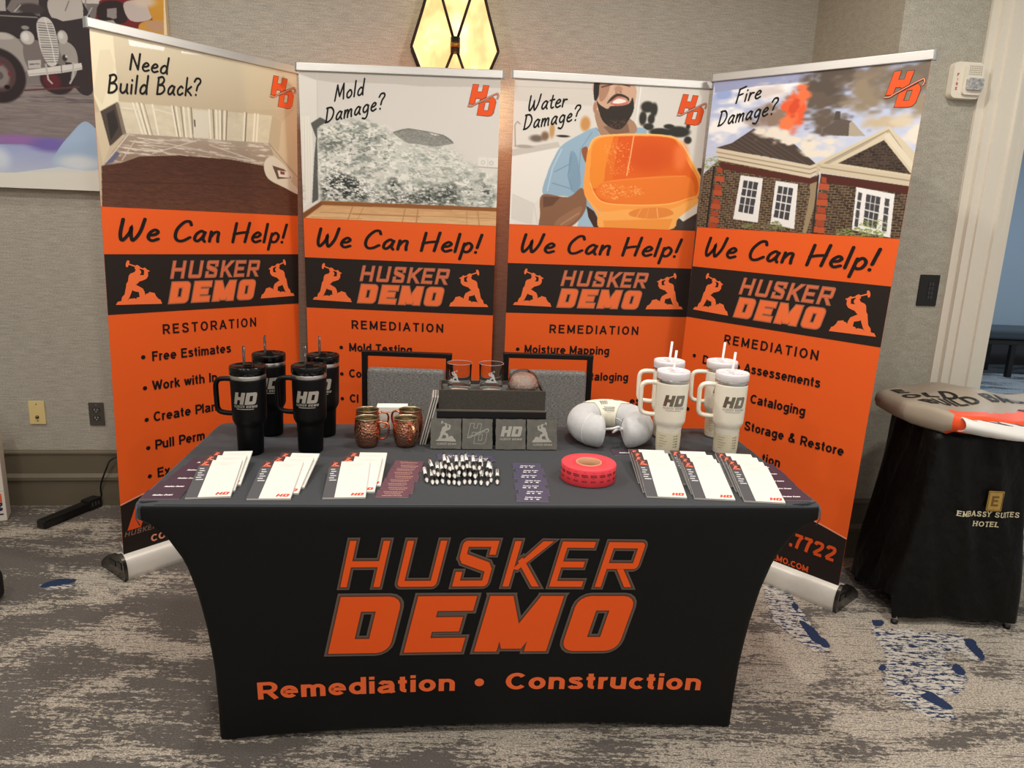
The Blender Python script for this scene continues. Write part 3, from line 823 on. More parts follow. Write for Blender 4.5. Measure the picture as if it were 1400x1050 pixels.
('e',(150,110,170),530,805,73,19,0.9),('e',(118,104,176),624,821,57,27,0.9),('s',(166,190,220),[(631,901),(645,843),(690,772),(733,721),(766,748),(781,785),(773,908)]),
('e',(214,222,230),705,889,63,31,0.9),('e',(206,216,230),467,888,33,46,0.9),('p',(228,227,216),[(-623,1017),(772,920),(763,1065),(-641,1136)]),
('s',(58,51,53),[(648,117),(735,108),(753,246),(778,336),(770,591),(714,587),(664,352),(633,334)]),
('s',(190,183,178),[(662,260),(748,247),(757,316),(750,324),(672,337)]),
('l',(120,112,110),3,[(719,263),(706,299)]),
('e',(70,62,64),608,301,38,21,0.4),('s',(52,46,48),[(-499,223),(552,126),(538,307),(622,324),(617,478),(572,474),(496,416),(-552,561)]),
('p',(176,170,166),[(360,144),(541,127),(536,315),(343,323)]),
('l',(150,144,142),3,[(470,334),(627,331)]),
('l',(214,210,206),2,[(560,315),(579,289)]),
('p',(58,51,53),[(620,324),(677,330),(740,361),(730,433),(680,430)]),
('s',(160,153,148),[(326,515),(464,411),(519,394),(556,411),(579,459),(580,532),(551,536),(533,484),(504,452),(460,454),(375,561)]),
('s',(186,180,175),[(474,410),(519,397),(550,413),(528,421),(496,419)]),
('e',(48,40,42),494,560,80,106,0.08),('e',(84,62,64),496,552,50,71,0.1),('e',(134,124,122),494,560,33,47,0.3),('e',(92,84,84),496,559,13,17,0.2),('e',(120,52,56),501,516,7,8,0.3),('e',(120,52,56),527,551,6,10,0.3),('e',(24,20,22),516,602,9,9,0.3),('e',(52,42,46),665,562,52,59,0.08),('e',(96,40,48),648,570,27,33,0.6),('s',(58,50,52),[(693,487),(745,461),(759,584),(720,587)]),
('l',(96,58,62),5,[(567,611),(726,587)]),
('s',(162,156,151),[(679,417),(706,417),(726,444),(730,494),(719,543),(705,555),(714,499),(687,487)]),
('s',(120,112,110),[(575,442),(618,417),(628,477),(644,513),(585,525)]),
('s',(206,202,198),[(619,364),(626,340),(640,328),(655,332),(667,352),(674,394),(677,451),(670,495),(659,511),(644,510),(631,482),(622,435)]),
('l',(92,86,86),2,[(623,350),(664,352)]),
('l',(92,86,86),2,[(624,359),(665,361)]),
('l',(92,86,86),3,[(624,368),(667,370)]),
('l',(92,86,86),3,[(625,378),(668,379)]),
('l',(92,86,86),2,[(626,387),(670,387)]),
('l',(92,86,86),2,[(626,396),(671,396)]),
('l',(92,86,86),2,[(626,406),(672,405)]),
('l',(92,86,86),2,[(626,415),(673,414)]),
('l',(92,86,86),2,[(627,424),(674,422)]),
('l',(92,86,86),2,[(627,434),(676,431)]),
('l',(92,86,86),3,[(628,442),(675,440)]),
('l',(92,86,86),2,[(628,451),(674,450)]),
('l',(92,86,86),2,[(628,461),(674,458)]),
('l',(92,86,86),2,[(629,470),(674,467)]),
('l',(92,86,86),2,[(629,479),(673,477)]),
('l',(92,86,86),2,[(630,489),(672,485)]),
('l',(92,86,86),2,[(630,498),(672,494)]),
('l',(222,218,214),3,[(645,332),(658,432),(663,505)]),
('e',(150,144,142),586,372,12,8,0.3),('e',(196,191,187),589,409,21,27,0.12),('e',(222,219,216),584,406,11,17,0.5),('e',(190,185,181),691,399,16,27,0.12),('e',(216,213,210),687,393,8,14,0.5),('e',(60,54,55),692,478,8,14,0.2),('e',(214,211,208),697,472,4,6,0.3),('p',(188,184,180),[(584,496),(622,490),(620,521),(584,527)]),
('l',(70,64,64),3,[(589,510),(601,508)]),
('l',(70,64,64),2,[(605,507),(616,506)]),
('p',(214,211,206),[(579,533),(680,507),(740,493),(741,518),(679,536),(582,556)]),
('l',(168,163,160),2,[(579,549),(682,530),(740,512)]),
('l',(186,182,178),5,[(635,507),(638,564),(648,578)]),
('l',(186,182,178),5,[(715,496),(712,550),(701,574)]),
('l',(120,114,112),3,[(680,507),(679,536)]),
('s',(118,40,42),[(804,270),(819,248),(891,239),(941,251),(961,307),(1014,315),(1011,389),(884,363),(796,349)]),
('s',(50,40,42),[(798,285),(824,254),(874,257),(881,327),(809,334)]),
('s',(196,184,178),[(879,255),(940,247),(956,308),(894,320)]),
('p',(150,140,138),[(828,282),(856,276),(854,315),(826,314)]),
('l',(190,186,182),3,[(765,322),(784,282)]),
('e',(150,142,140),844,309,10,10,0.3),('p',(170,164,160),[(775,336),(843,323),(858,344),(797,341)]),
('g',(228,178,88),(204,146,54),[(926,22),(1037,11),(1022,316),(960,314),(946,258)]),
('s',(208,152,60),[(920,332),(966,312),(1016,320),(1013,396),(929,374)]),
('e',(214,196,180),936,245,34,21,0.8),('e',(190,150,120),971,335,33,21,0.8),('p',(236,214,170),[(1004,15),(1017,13),(999,390),(990,391)]),
('p',(110,84,60),[(1021,13),(1048,10),(1029,409),(1004,411)])]}

def _inside(px, py, poly):
    ins = np.zeros(px.shape, bool)
    n = len(poly)
    for i in range(n):
        x1, y1 = poly[i]; x2, y2 = poly[(i + 1) % n]
        if y1 == y2: continue
        c = ((y1 > py) != (y2 > py)) & (px < (x2 - x1) * (py - y1) / (y2 - y1) + x1)
        ins ^= c
    return ins
def _value_noise(W, H, sx, sy, asp, rng):
    # sx, sy: feature size in thousandths of the sheet
    nx, ny = int(1000 / sx) + 3, int(1000 / (sy * asp)) + 3
    g = rng.random((ny, nx))
    X = np.linspace(0, nx - 2.001, W); Y = np.linspace(0, ny - 2.001, H)
    xi, yi = X.astype(int), Y.astype(int)
    fx, fy = X - xi, Y - yi
    fx = fx * fx * (3 - 2 * fx); fy = fy * fy * (3 - 2 * fy)
    a = g[yi][:, xi]; b = g[yi][:, xi + 1]; c = g[yi + 1][:, xi]; d = g[yi + 1][:, xi + 1]
    return (a * (1 - fx) + b * fx) * (1 - fy)[:, None] + (c * (1 - fx) + d * fx) * fy[:, None]
def paint(ops, W, H, asp, seed=3):
    """W x H ink values (sRGB 0-255); asp = sheet height / width"""
    rng = np.random.default_rng(seed)
    img = np.full((H, W, 3), 200.0)
    gx, gy = np.meshgrid((np.arange(W)) / (W - 1) * 1000, (np.arange(H)) / (H - 1) * 1000)
    dx, dy = 1000 / (W - 1), 1000 / (H - 1)
    def cover(poly):
        m = np.zeros((H, W))
        for ox in (-.25, .25):
            for oy in (-.25, .25):
                m += _inside(gx + ox * dx, gy + oy * dy, poly)
        return m / 4
    def put(m, col):
        m = m[..., None] if m.ndim == 2 else m
        img[:] = img * (1 - m) + np.asarray(col, float) * m
    for op in ops:
        k = op[0]
        if k == 'p': put(cover(op[2]), op[1])
        elif k == 's': put(cover(smooth_line(op[2], 5, True)), op[1])
        elif k in 'gG':
            if k == 'G': op = (k, op[1], op[2], smooth_line(op[3], 5, True))
            y0 = max(0, min(q[1] for q in op[3])); y1 = min(1000, max(q[1] for q in op[3]))
            t = np.clip((gy - y0) / max(1, y1 - y0), 0, 1)[..., None]
            put(cover(op[3]), np.asarray(op[1], float) * (1 - t) + np.asarray(op[2], float) * t)
        elif k in 'lc':
            if k == 'c': op = (k, op[1], op[2], smooth_line(op[3], 5))
            h = max(op[2] / 2, dx * .4)
            m = np.zeros((H, W))
            for (x1, y1), (x2, y2) in zip(op[3], op[3][1:]):
                vx, vy = x2 - x1, (y2 - y1) * asp
                L2 = vx * vx + vy * vy + 1e-9
                t = np.clip(((gx - x1) * vx + (gy - y1) * asp * vy) / L2, 0, 1)
                d = np.hypot(gx - x1 - t * vx, (gy - y1) * asp - t * vy)
                m = np.maximum(m, np.clip((h - d) / dx + .5, 0, 1))
            put(m * min(1, op[2] / dx * .9), op[1])
        elif k == 'e':
            d = np.hypot((gx - op[2]) / op[4], (gy - op[3]) / op[5])
            s = op[6]
            t = np.clip((1 + s * .6 - d) / (s * 1.2 + dx / op[4]), 0, 1)
            put(t * t * (3 - 2 * t), op[1])
        elif k == 'E':          # wisp: a soft ellipse broken up by noise
            d = np.hypot((gx - op[2]) / op[4], (gy - op[3]) / op[5])
            v = .6 * _value_noise(W, H, op[7], op[7], asp, rng) + .4 * _value_noise(W, H, op[7] / 2.4, op[7] / 2.4, asp, rng)
            t = np.clip((1.25 - d + (v - .5) * 1.5) / (op[6] * 1.1), 0, 1)
            put(t * t * (3 - 2 * t), op[1])
        elif k == 'b':          # brickwork: mortar colour, brick colour, course height, brick length, slope
            _, mo, br, ch, ln_, sl, poly = op
            c = cover(poly)
            q = (gy * asp - sl * gx) / ch
            row = np.floor(q)
            u = gx / ln_ + .5 * (row % 2)
            hsh = np.modf(np.abs(np.sin(row * 12.9898 + np.floor(u) * 78.233) * 43758.5453))[0]
            put(c, br)
            img[:] = img * (1 + (c * (hsh - .5) * .5)[..., None])
            put(c * np.maximum(np.clip((.26 - (q - row)) / .12, 0, 1), np.clip((.16 - (u - np.floor(u))) / .08, 0, 1)), mo)
        elif k in 'nmM':
            if k == 'n':
                _, amp, sx, sy, poly = op
            else:
                _, col, cov, sx, sy, poly = op
            v = .5 * _value_noise(W, H, sx, sy, asp, rng) + .3 * _value_noise(W, H, sx / 2.3, sy / 2.1, asp, rng) + .2 * _value_noise(W, H, max(sx / 4.7, 4), max(sy / 4.9, 4), asp, rng)
            c = cover(poly)
            if k == 'M':
                for _i in range(9):
                    c = (c + np.roll(c, 1, 0) + np.roll(c, -1, 0) + np.roll(c, 1, 1) + np.roll(c, -1, 1)) / 5
                    c = (c + np.roll(c, 2, 0) + np.roll(c, -2, 0) + np.roll(c, 2, 1) + np.roll(c, -2, 1)) / 5
            if k == 'n': img[:] = img * (1 + (c * (v - .5) * 2 * amp)[..., None])
            else:
                q = np.quantile(v, 1 - cov)
                put(c * np.clip((v - q) / (.16 if k == 'M' else .11) + .25, 0, 1), col)
    return np.clip(img, 0, 255)
def picture_mesh(name, ops, W, H, w, h, mp, mat_, parent, seed=3):
    """a printed sheet w x h as a fine grid whose points carry the ink colour; mp(x, y) -> xyz"""
    img = paint(ops, W, H, h / w, seed)
    xs = np.linspace(0, w, W); ys = np.linspace(h, 0, H)
    vs = [mp(x, y) for y in ys for x in xs]
    idx = np.arange(W * H).reshape(H, W)
    f = np.stack([idx[:-1, :-1], idx[1:, :-1], idx[1:, 1:], idx[:-1, 1:]], -1).reshape(-1, 4)
    me = bpy.data.meshes.new(name)
    me.from_pydata(vs, [], f.tolist())
    at = me.color_attributes.new('ink', 'FLOAT_COLOR', 'POINT')
    rgba = np.ones((W * H, 4), np.float32)
    rgba[:, :3] = lin(img.reshape(-1, 3))
    at.data.foreach_set('color', rgba.ravel())
    me.materials.append(mat_)
    o = bpy.data.objects.new(name, me)
    COL.objects.link(o)
    o.parent = parent
    return o
# ------------------------------------------------------------------ the room
WY, WYAW = 3.7252, 0.12
WR = (0, 0, WYAW)
WP = (0, WY, 0)
def wall_pt(s, d, z):
    return (s * math.cos(WYAW) + d * math.sin(WYAW), WY + s * math.sin(WYAW) - d * math.cos(WYAW), z)

def mat_wallpaper(name, rgb, rgb2, streak=(10, 10, 150)):
    m = mat(name, rgb, 0.85, spec=0.2, rgb2=rgb2, scale=streak, bump=0.12, bump_scale=(500, 500, 700))
    nt = m.node_tree
    b = nt.nodes['Principled BSDF']
    tc = [n for n in nt.nodes if n.type == 'TEX_COORD'][0]
    rp = [n for n in nt.nodes if n.type == 'VALTORGB'][0]
    mp = nt.nodes.new('ShaderNodeMapping'); mp.inputs['Scale'].default_value = (210, 210, 300)
    nt.links.new(tc.outputs['Object'], mp.inputs['Vector'])
    nz = nt.nodes.new('ShaderNodeTexNoise'); nz.inputs['Scale'].default_value = 1; nz.inputs['Detail'].default_value = 3
    nt.links.new(mp.outputs[0], nz.inputs['Vector'])
    r2 = nt.nodes.new('ShaderNodeValToRGB')
    r2.color_ramp.elements[0].position = .35; r2.color_ramp.elements[0].color = (.70, .70, .68, 1)
    r2.color_ramp.elements[1].position = .68; r2.color_ramp.elements[1].color = (1.2, 1.2, 1.18, 1)
    nt.links.new(nz.outputs['Fac'], r2.inputs['Fac'])
    mx = nt.nodes.new('ShaderNodeMix'); mx.data_type = 'RGBA'; mx.blend_type = 'MULTIPLY'; mx.inputs['Factor'].default_value = 1
    nt.links.new(rp.outputs['Color'], mx.inputs[6]); nt.links.new(r2.outputs['Color'], mx.inputs[7])
    nt.links.new(mx.outputs[2], b.inputs['Base Color'])
    return m
M_wall = mat_wallpaper('linen_wallpaper', (166, 161, 152), (190, 185, 175), (15, 15, 150))
M_wall2 = mat_wallpaper('linen_wallpaper_fine', (166, 162, 150), (180, 176, 164), (26, 26, 60))
M_base = mat('olive_baseboard_paint', (104, 96, 80), 0.45, noise=0.06, scale=(6, 6, 6))
M_trim = mat('cream_trim_paint', (222, 216, 202), 0.45, noise=0.01)
M_ceil = mat('ceiling_white', (226, 222, 214), 0.9)
M_hall = mat('hall_blue_paint', (146, 166, 184), 0.8)

mb = MB(); mb.box(((-3.7 + 1.419) / 2, 0.06, CEIL / 2), (1.419 + 3.7, 0.12, CEIL))
structure(mb.build('wall_back', M_wall, loc=WP, rot=WR))
mb = MB(); mb.box(((1.419 + 2.022) / 2, -0.295, CEIL / 2), (2.022 - 1.419, 0.83, CEIL))
structure(mb.build('wall_right', M_wall2, loc=WP, rot=WR))
mb = MB(); mb.box((-3.75, -3.0, CEIL / 2), (0.12, 6.2, CEIL))
structure(mb.build('wall_left', M_wall, loc=WP, rot=WR))

def extrude_profile(prof, s0, s1):
    # profile of (out, z) run along local x
    n = len(prof)
    m = MB()
    vs = [(s0, -d, z) for d, z in prof] + [(s1, -d, z) for d, z in prof]
    m.add(vs, [(i, (i + 1) % n, (i + 1) % n + n, i + n) for i in range(n)] + [tuple(range(n - 1, -1, -1)), tuple(range(n, 2 * n))])
    return m
BB = [(0, 0), (.024, 0), (.024, .127), (.034, .134), (.034, .15), (.02, .164), (.018, .166), (.018, .262), (.024, .267), (.024, .275), (.012, .283), (0, .283)]
structure(extrude_profile(BB, -3.68, 1.417).build('baseboard_back', M_base, loc=WP, rot=WR))
structure(extrude_profile([(d + .71, z) for d, z in BB], 1.42, 1.785).build('baseboard_right', M_base, loc=WP, rot=WR))
# door casing: stepped profile of (s, out)
CP = [(1.786, .70), (1.786, .722), (1.819, .722), (1.821, .742), (1.856, .742), (1.858, .752), (1.930, .752), (1.934, .762), (1.942, .762), (1.946, .744), (1.994, .744), (1.997, .732), (2.024, .732), (2.026, .70), (2.026, .45), (2.024, .45), (2.0, .45), (2.0, .70)]
m = MB(); n = len(CP)
m.add([(s, -d, 0) for s, d in CP] + [(s, -d, 2.75) for s, d in CP],
      [(i, (i + 1) % n, (i + 1) % n + n, i + n) for i in range(n)] + [tuple(range(n - 1, -1, -1)), tuple(range(n, 2 * n))])
structure(m.build('trim_1', M_trim, loc=WP, rot=WR))

# ceiling and hall beyond the door
mb = MB(); mb.box((1.5, 2.5, CEIL + 0.05), (13, 14, 0.1))
structure(mb.build('ceiling', M_ceil))
mb = MB(); mb.box((5.6, 8.6, CEIL / 2), (8.5, 0.1, CEIL)); structure(mb.build('wall_hall', M_hall))
mb = MB(); mb.box((5.6, 8.53, 0.13), (8.5, 0.04, 0.26)); structure(mb.build('baseboard_hall', mat('dark_hall_base', (52, 54, 58), 0.6)))

# ---- carpet
FA = {'white': [[(1.095,2.879),(1.189,2.866),(1.19,2.687),(1.186,2.384),(1.126,2.388),(1.08,2.504),(1.048,2.587)],
 [(1.417,2.578),(1.476,2.565),(1.753,2.542),(1.734,2.375),(1.675,2.364),(1.68,2.432),(1.606,2.412),(1.584,2.365),(1.604,2.267),(1.534,2.183),(1.464,2.159),(1.437,2.043),(1.358,2.038),(1.323,2.089),(1.283,2.167),(1.299,2.234),(1.365,2.336),(1.401,2.429),(1.402,2.526)],
 [(-1.847,2.65),(-1.788,2.672),(-1.709,2.661),(-1.703,2.626),(-1.798,2.619)]],
 'blue': [[(1.173,2.763),(1.198,2.765),(1.178,2.668),(1.158,2.667)],[(1.147,2.611),(1.174,2.596),(1.207,2.44),(1.192,2.418),(1.154,2.46),(1.152,2.525)],[(1.448,2.624),(1.495,2.622),(1.466,2.581),(1.417,2.578)],
 [(1.738,2.524),(1.776,2.519),(1.748,2.391),(1.72,2.374),(1.717,2.435)],[(1.32,2.305),(1.36,2.343),(1.378,2.337),(1.312,2.262),(1.296,2.264)],[(1.611,2.367),(1.625,2.353),(1.613,2.281),(1.59,2.263),(1.581,2.307)],
 [(1.392,2.168),(1.433,2.177),(1.468,2.11),(1.45,2.079),(1.411,2.106),(1.387,2.136)],[(-1.829,2.639),(-1.818,2.688),(-1.776,2.716),(-1.724,2.708),(-1.719,2.678),(-1.764,2.656),(-1.809,2.635)]]}
def carpet_material(name, dark, light, white, navy, cover=0.0):
    m = bpy.data.materials.new(name); m.use_nodes = True
    nt = m.node_tree; N = nt.nodes; Lk = nt.links
    b = N['Principled BSDF']; b.inputs['Roughness'].default_value = 0.95; b.inputs['Specular IOR Level'].default_value = 0.1
    tc = N.new('ShaderNodeTexCoord')
    def noise(scale, detail=3, rough=.55, dist=0):
        mp = N.new('ShaderNodeMapping'); mp.inputs['Scale'].default_value = scale
        Lk.new(tc.outputs['Object'], mp.inputs['Vector'])
        nz = N.new('ShaderNodeTexNoise'); nz.inputs['Scale'].default_value = 1; nz.inputs['Detail'].default_value = detail
        nz.inputs['Roughness'].default_value = rough; nz.inputs['Distortion'].default_value = dist
        Lk.new(mp.outputs[0], nz.inputs['Vector']); return nz.outputs['Fac']
    def math_(op, a, c, d=None):
        k = N.new('ShaderNodeMath'); k.operation = op
        for i, q in enumerate((a, c, d)):
            if q is None: continue
            if isinstance(q, (int, float)): k.inputs[i].default_value = q
            else: Lk.new(q, k.inputs[i])
        return k.outputs[0]
    def ramp(f, a, c):
        r = N.new('ShaderNodeMapRange'); r.interpolation_type = 'SMOOTHSTEP'
        r.inputs['From Min'].default_value = a; r.inputs['From Max'].default_value = c
        Lk.new(f, r.inputs['Value']); return r.outputs[0]
    def mix(f, a, c, mode='MIX'):
        k = N.new('ShaderNodeMix'); k.data_type = 'RGBA'; k.blend_type = mode
        if isinstance(f, (int, float)): k.inputs[0].default_value = f
        else: Lk.new(f, k.inputs[0])
        for i, q in ((6, a), (7, c)):
            if isinstance(q, tuple): k.inputs[i].default_value = q
            else: Lk.new(q, k.inputs[i])
        return k.outputs[2]
    c4 = lambda c: (*lin(c), 1)
    fleck = noise((42, 105, 1), 4, .7, .25)
    rows = noise((5, 60, 1), 2, .5)
    big = noise((2.2, 5.0, 1), 3, .55, .4)
    sep = N.new('ShaderNodeSeparateXYZ'); Lk.new(tc.outputs['Object'], sep.inputs[0])
    side = math_('MULTIPLY', ramp(sep.outputs[0], -1.2, 1.6), .12)
    f = math_('ADD', math_('MULTIPLY', fleck, .75), math_('MULTIPLY', rows, .35))
    f = math_('ADD', f, math_('MULTIPLY', big, .95))
    f = math_('ADD', math_('ADD', f, side), cover)
    fl = ramp(f, 1.03, 1.085)
    spk = noise((170, 190, 1), 3, .75)
    spv = ramp(spk, .3, .7)
    dk = mix(spv, c4([q * .86 for q in dark]), c4([q * 1.1 for q in dark]))
    lt = mix(spv, c4([q * .62 for q in light]), c4([min(255, q * 1.14) for q in light]))
    lt = mix(ramp(noise((9, 150, 1), 3, .6), .59, .63), lt, c4([q * 1.0 for q in dark]))
    lt = mix(ramp(noise((60, 190, 1), 4, .7), .55, .62), lt, c4([q * 1.12 for q in dark]))
    col = mix(fl, dk, lt)
    aw = N.new('ShaderNodeAttribute'); aw.attribute_name = 'white_patch'
    ab = N.new('ShaderNodeAttribute'); ab.attribute_name = 'navy_patch'
    wf = ramp(math_('ADD', aw.outputs['Fac'], math_('MULTIPLY', math_('SUBTRACT', fleck, .5), 1.6)), .42, .5)
    nv = ramp(math_('ADD', math_('MULTIPLY', fleck, .6), math_('MULTIPLY', noise((12, 70, 1), 3, .6), .4)), .5, .53)
    wcol = mix(nv, mix(spv, c4([q * .8 for q in white]), c4(white)), c4(navy))
    col = mix(wf, col, wcol)
    bf = ramp(math_('ADD', ab.outputs['Fac'], math_('MULTIPLY', math_('SUBTRACT', fleck, .5), .5)), .42, .52)
    col = mix(bf, col, mix(spv, c4([q * .85 for q in navy]), c4([q * 1.15 for q in navy])))
    Lk.new(col, b.inputs['Base Color'])
    bp = N.new('ShaderNodeBump'); bp.inputs['Strength'].default_value = .55; bp.inputs['Distance'].default_value = .004
    Lk.new(math_('ADD', spk, fl), bp.inputs['Height']); Lk.new(bp.outputs[0], b.inputs['Normal'])
    return m
M_carpet = carpet_material('patterned_carpet', (101, 96, 92), (193, 183, 169), (222, 216, 206), (46, 58, 88))
M_carpet_hall = carpet_material('carpet_in_hall_light', (72, 82, 92), (150, 160, 168), (200, 205, 210), (40, 52, 96), -.02)  # same carpet, with the hall's cool dim light put into its colours

xs = np.concatenate([np.arange(-3.7, -1.9, .1), np.arange(-1.9, -1.65, .016), np.arange(-1.65, 1.0, .1), np.arange(1.0, 1.85, .014), np.arange(1.85, 2.75, .1)])
ys = np.concatenate([np.arange(-3.0, 1.95, .15), np.arange(1.95, 2.95, .016), np.arange(2.95, 4.3, .1)])
X, Y = np.meshgrid(xs, ys)
def area_mask(polys):
    k = np.zeros(X.shape)
    for p in polys: k = np.maximum(k, _inside(X, Y, p).astype(float))
    q = k.copy()
    q[1:-1, 1:-1] = (k[1:-1, 1:-1] * 2 + k[:-2, 1:-1] + k[2:, 1:-1] + k[1:-1, :-2] + k[1:-1, 2:]) / 6
    return q
mb = MB(); mb.grid([[(x, y, 0) for x in xs] for y in ys], smooth=False)
fl = mb.build('floor', M_carpet, recalc=False)
for nm, key in (('white_patch', 'white'), ('navy_patch', 'blue')):
    a = fl.data.attributes.new(nm, 'FLOAT', 'POINT'); a.data.foreach_set('value', area_mask(FA[key]).ravel().astype(np.float32))
structure(fl)
mb = MB(); mb.add([(2.7, 2.6, .0), (10, 2.6, 0), (10, 8.7, 0), (-1, 8.7, 0), (-1, 4.25, 0), (2.7, 4.25, 0)], [(0, 1, 2, 3, 4, 5)])
structure(mb.build('floor_hall', M_carpet_hall, recalc=False))
# ------------------------------------------------------------------ roll-up banners
PHW, PHH = 0.85, 0.6026
Z_TOP, Z_OR, Z_BT, Z_BB = 2.062, 1.4594, 1.2876, 1.0621
BASE_PROF = smooth_line([(-.030, .0), (-.036, .02), (-.034, .055), (-.022, .085), (-.006, .099), (.002, .102), (.016, .100), (.03, .092), (.075, .082), (.13, .05), (.165, .02), (.17, .0)], 4)
M_cap = mat('dark_chrome_cap', (96, 94, 90), 0.25, 0.9)
M_photo = mat_print('printed_photo_ink', 0.42)

def banner(label, x, y, yaw, lean, tilt, dz, pic, W, H, caption, rows, head, bottom, seed):
    root = thing('roll_up_banner', label, 'banner', (x, y, 0), (0, 0, yaw), 'roll-up banners behind the table')
    tl = math.tan(lean)
    def mp(layer):
        def f(u, z):
            s = u - PHW / 2; zz = z - 0.1
            return (s - zz * tilt, zz * tl - 0.0007 * layer, z + min(1, max(0, zz / .3)) * (dz + s * tilt))
        return f
    # cassette
    mb = MB(); n = len(BASE_PROF); h = .43
    mb.add([(-h, a, b) for a, b in BASE_PROF] + [(h, a, b) for a, b in BASE_PROF], [(i, (i + 1) % n, (i + 1) % n + n, i + n) for i in range(n)] + [tuple(range(n - 1, -1, -1)), tuple(range(n, 2 * n))])
    base = mb.build('base', M_silver, root)
    for sx in (-1, 1):
        mb = MB(); q = [(.067 + (a - .067) * 1.04, b * 1.05) for a, b in BASE_PROF]
        x0, x1 = (-h - .014, -h) if sx < 0 else (h, h + .014)
        mb.add([(x0, a, b) for a, b in q] + [(x1, a, b) for a, b in q], [(i, (i + 1) % n, (i + 1) % n + n, i + n) for i in range(n)] + [tuple(range(n - 1, -1, -1)), tuple(range(n, 2 * n))])
        mb.box((sx * (h + .0145), .0, .06), (.004, .035, .028), 1)
        mb.box((sx * (h + .0145), .06, .055), (.004, .05, .022), 1)
        mb.build('end_cap', [M_cap, M_blackpl], base)
    mb = MB()
    for sx in (-1, 1):
        mb.box((sx * .30, .13, .012), (.05, .26, .018))
    mb.build('foot', M_blackpl, root, bevel=.004)
    mb = MB(); mb.tube([(-.41, .055, .105), (.41, .055, .105)], .016, 12); mb.build('roller_tube', M_alu, base)
    mb = MB(); mb.tube([(0, .075, .08), (0, .03 + 1.95 * tl, 2.05)], .012, 10); mb.build('pole', M_alu, root)
    # printed sheet
    P0 = mp(0); ZB = .085
    mb = MB()
    f0 = [P0(0, ZB), P0(PHW, ZB), P0(PHW, 2.075), P0(0, 2.075)]
    bk = [(a, b + .0012, c) for a, b, c in f0]
    mb.add(f0 + bk, [(0, 1, 2, 3), (7, 6, 5, 4), (0, 4, 5, 1), (1, 5, 6, 2), (2, 6, 7, 3), (3, 7, 4, 0)])
    panel = mb.build('printed_sheet', M_orange, root)
    P1, P2, P3, P4 = mp(1), mp(2), mp(3), mp(4)
    picture_mesh('printed_photo', PICS[pic], W, H, PHW, PHH, lambda u, z: P1(u, Z_OR + z), M_photo, panel, seed)
    mb = MB(); q = [(0, Z_BB), (PHW, Z_BB), (PHW, Z_BT), (0, Z_BT)]; mb.soup(S_poly(q), P1)
    # dark wave at the foot
    mb.build('printed_band', M_band, panel, recalc=False)
    mb = MB()
    wave = [(0, ZB), (PHW, ZB), (PHW, .300)] + [(PHW * (1 - t), .300 + .055 * math.sin(PI * t) + .012 * (t)) for t in (.1, .2, .3, .4, .5, .6, .7, .8, .9)] + [(0, .306)]
    mb.soup(S_poly(wave), P1)
    mb.build('foot_band', M_band, panel, recalc=False)
    mb = MB(); mb.soup(ribbon(wave[2:], .006), P2); mb.build('wave_edge', M_pink, panel, recalc=False)
    # slogans
    mb = MB()
    for txt, ux, z0, w, hh, rise in caption:
        T = hand(txt, .125, .07)
        T = S_fit(T, 0, 0, w, hh)
        mb.soup(S_map(T, lambda a, b, ux=ux, z0=z0, rise=rise: (ux + a, z0 + b + rise * a)), P2)
    mb.build('caption_lettering', M_ink, panel, recalc=False)
    mb = MB()
    mb.soup(S_fit(hand('We Can Help!', .13, .075, .16), .055, 1.338, .742, .082), P2)
    mb.build('slogan_lettering', M_ink, panel, recalc=False)
    # brand
    mb = MB()
    k1, k2 = .0665, .084
    mb.soup(S_map(w_husker(.045), lambda a, b: (.247 + a * .0610, 1.1935 + b * k1)), P2, 0)
    mb.soup(S_map(w_husker(-.02), lambda a, b: (.247 + a * .0610, 1.1935 + b * k1)), P3, 1)
    mb.soup(S_map(w_demo(.04), lambda a, b: (.234 + a * .0845, 1.0935 + b * k2)), P2, 0)
    mb.soup(S_map(w_demo(-.012), lambda a, b: (.234 + a * .0845, 1.0935 + b * k2)), P3, 2)
    mb.build('brand_lettering', [mat('rust_outline_ink', (166, 104, 80), .5, spec=.25), mat('dull_orange_ink', (218, 108, 68), .5, spec=.25), M_orange2], panel, recalc=False)
    for fl, u0 in ((False, .030), (True, .650)):
        mb = MB(); mb.soup(S_map(s_worker(fl), lambda a, b: (u0 + a * .178, 1.094 + b * .172)), P2)
        mb.build('worker_emblem', M_orange2, panel, recalc=False)
    mb = MB()
    lx, ly, lk = .714, 1.912, .128
    for part, mi, P in (('edge', 0, P2), ('fill', 1, P3), ('bar', 2 if pic != 'house' else 2, P4)):
        mb.soup(S_map(s_hdlogo(part), lambda a, b: (lx + a * lk, ly + b * lk)), P, mi)
    P5 = mp(5)
    mb.soup(S_map(s_hdlogo('barin'), lambda a, b: (lx + a * lk, ly + b * lk)), P5, 3)
    mb.build('corner_logo', [M_band, M_logo, mat('maroon_ink', (120, 44, 30), .5), M_pink], panel, recalc=False)
    # list
    mb = MB()
    T = sans(head, .17, .28)
    mb.soup(S_fit(T, .205, .972, .42, .040), P2)
    mb.build('heading_lettering', M_ink, panel, recalc=False)
    mb = None
    for txt, ux, z0, k in rows:
        mb = mb or MB()
        if txt == '•': mb.soup(S_poly(disc(ux, z0 + .016, .0085)), P2); continue
        T = sans(txt, .19, .11)
        mb.soup(S_map(T, lambda a, b: (ux + a * k * 1.0, z0 + b * k)), P2)
        mb.build('list_line', M_ink, panel, recalc=False); mb = None
    mb = MB()
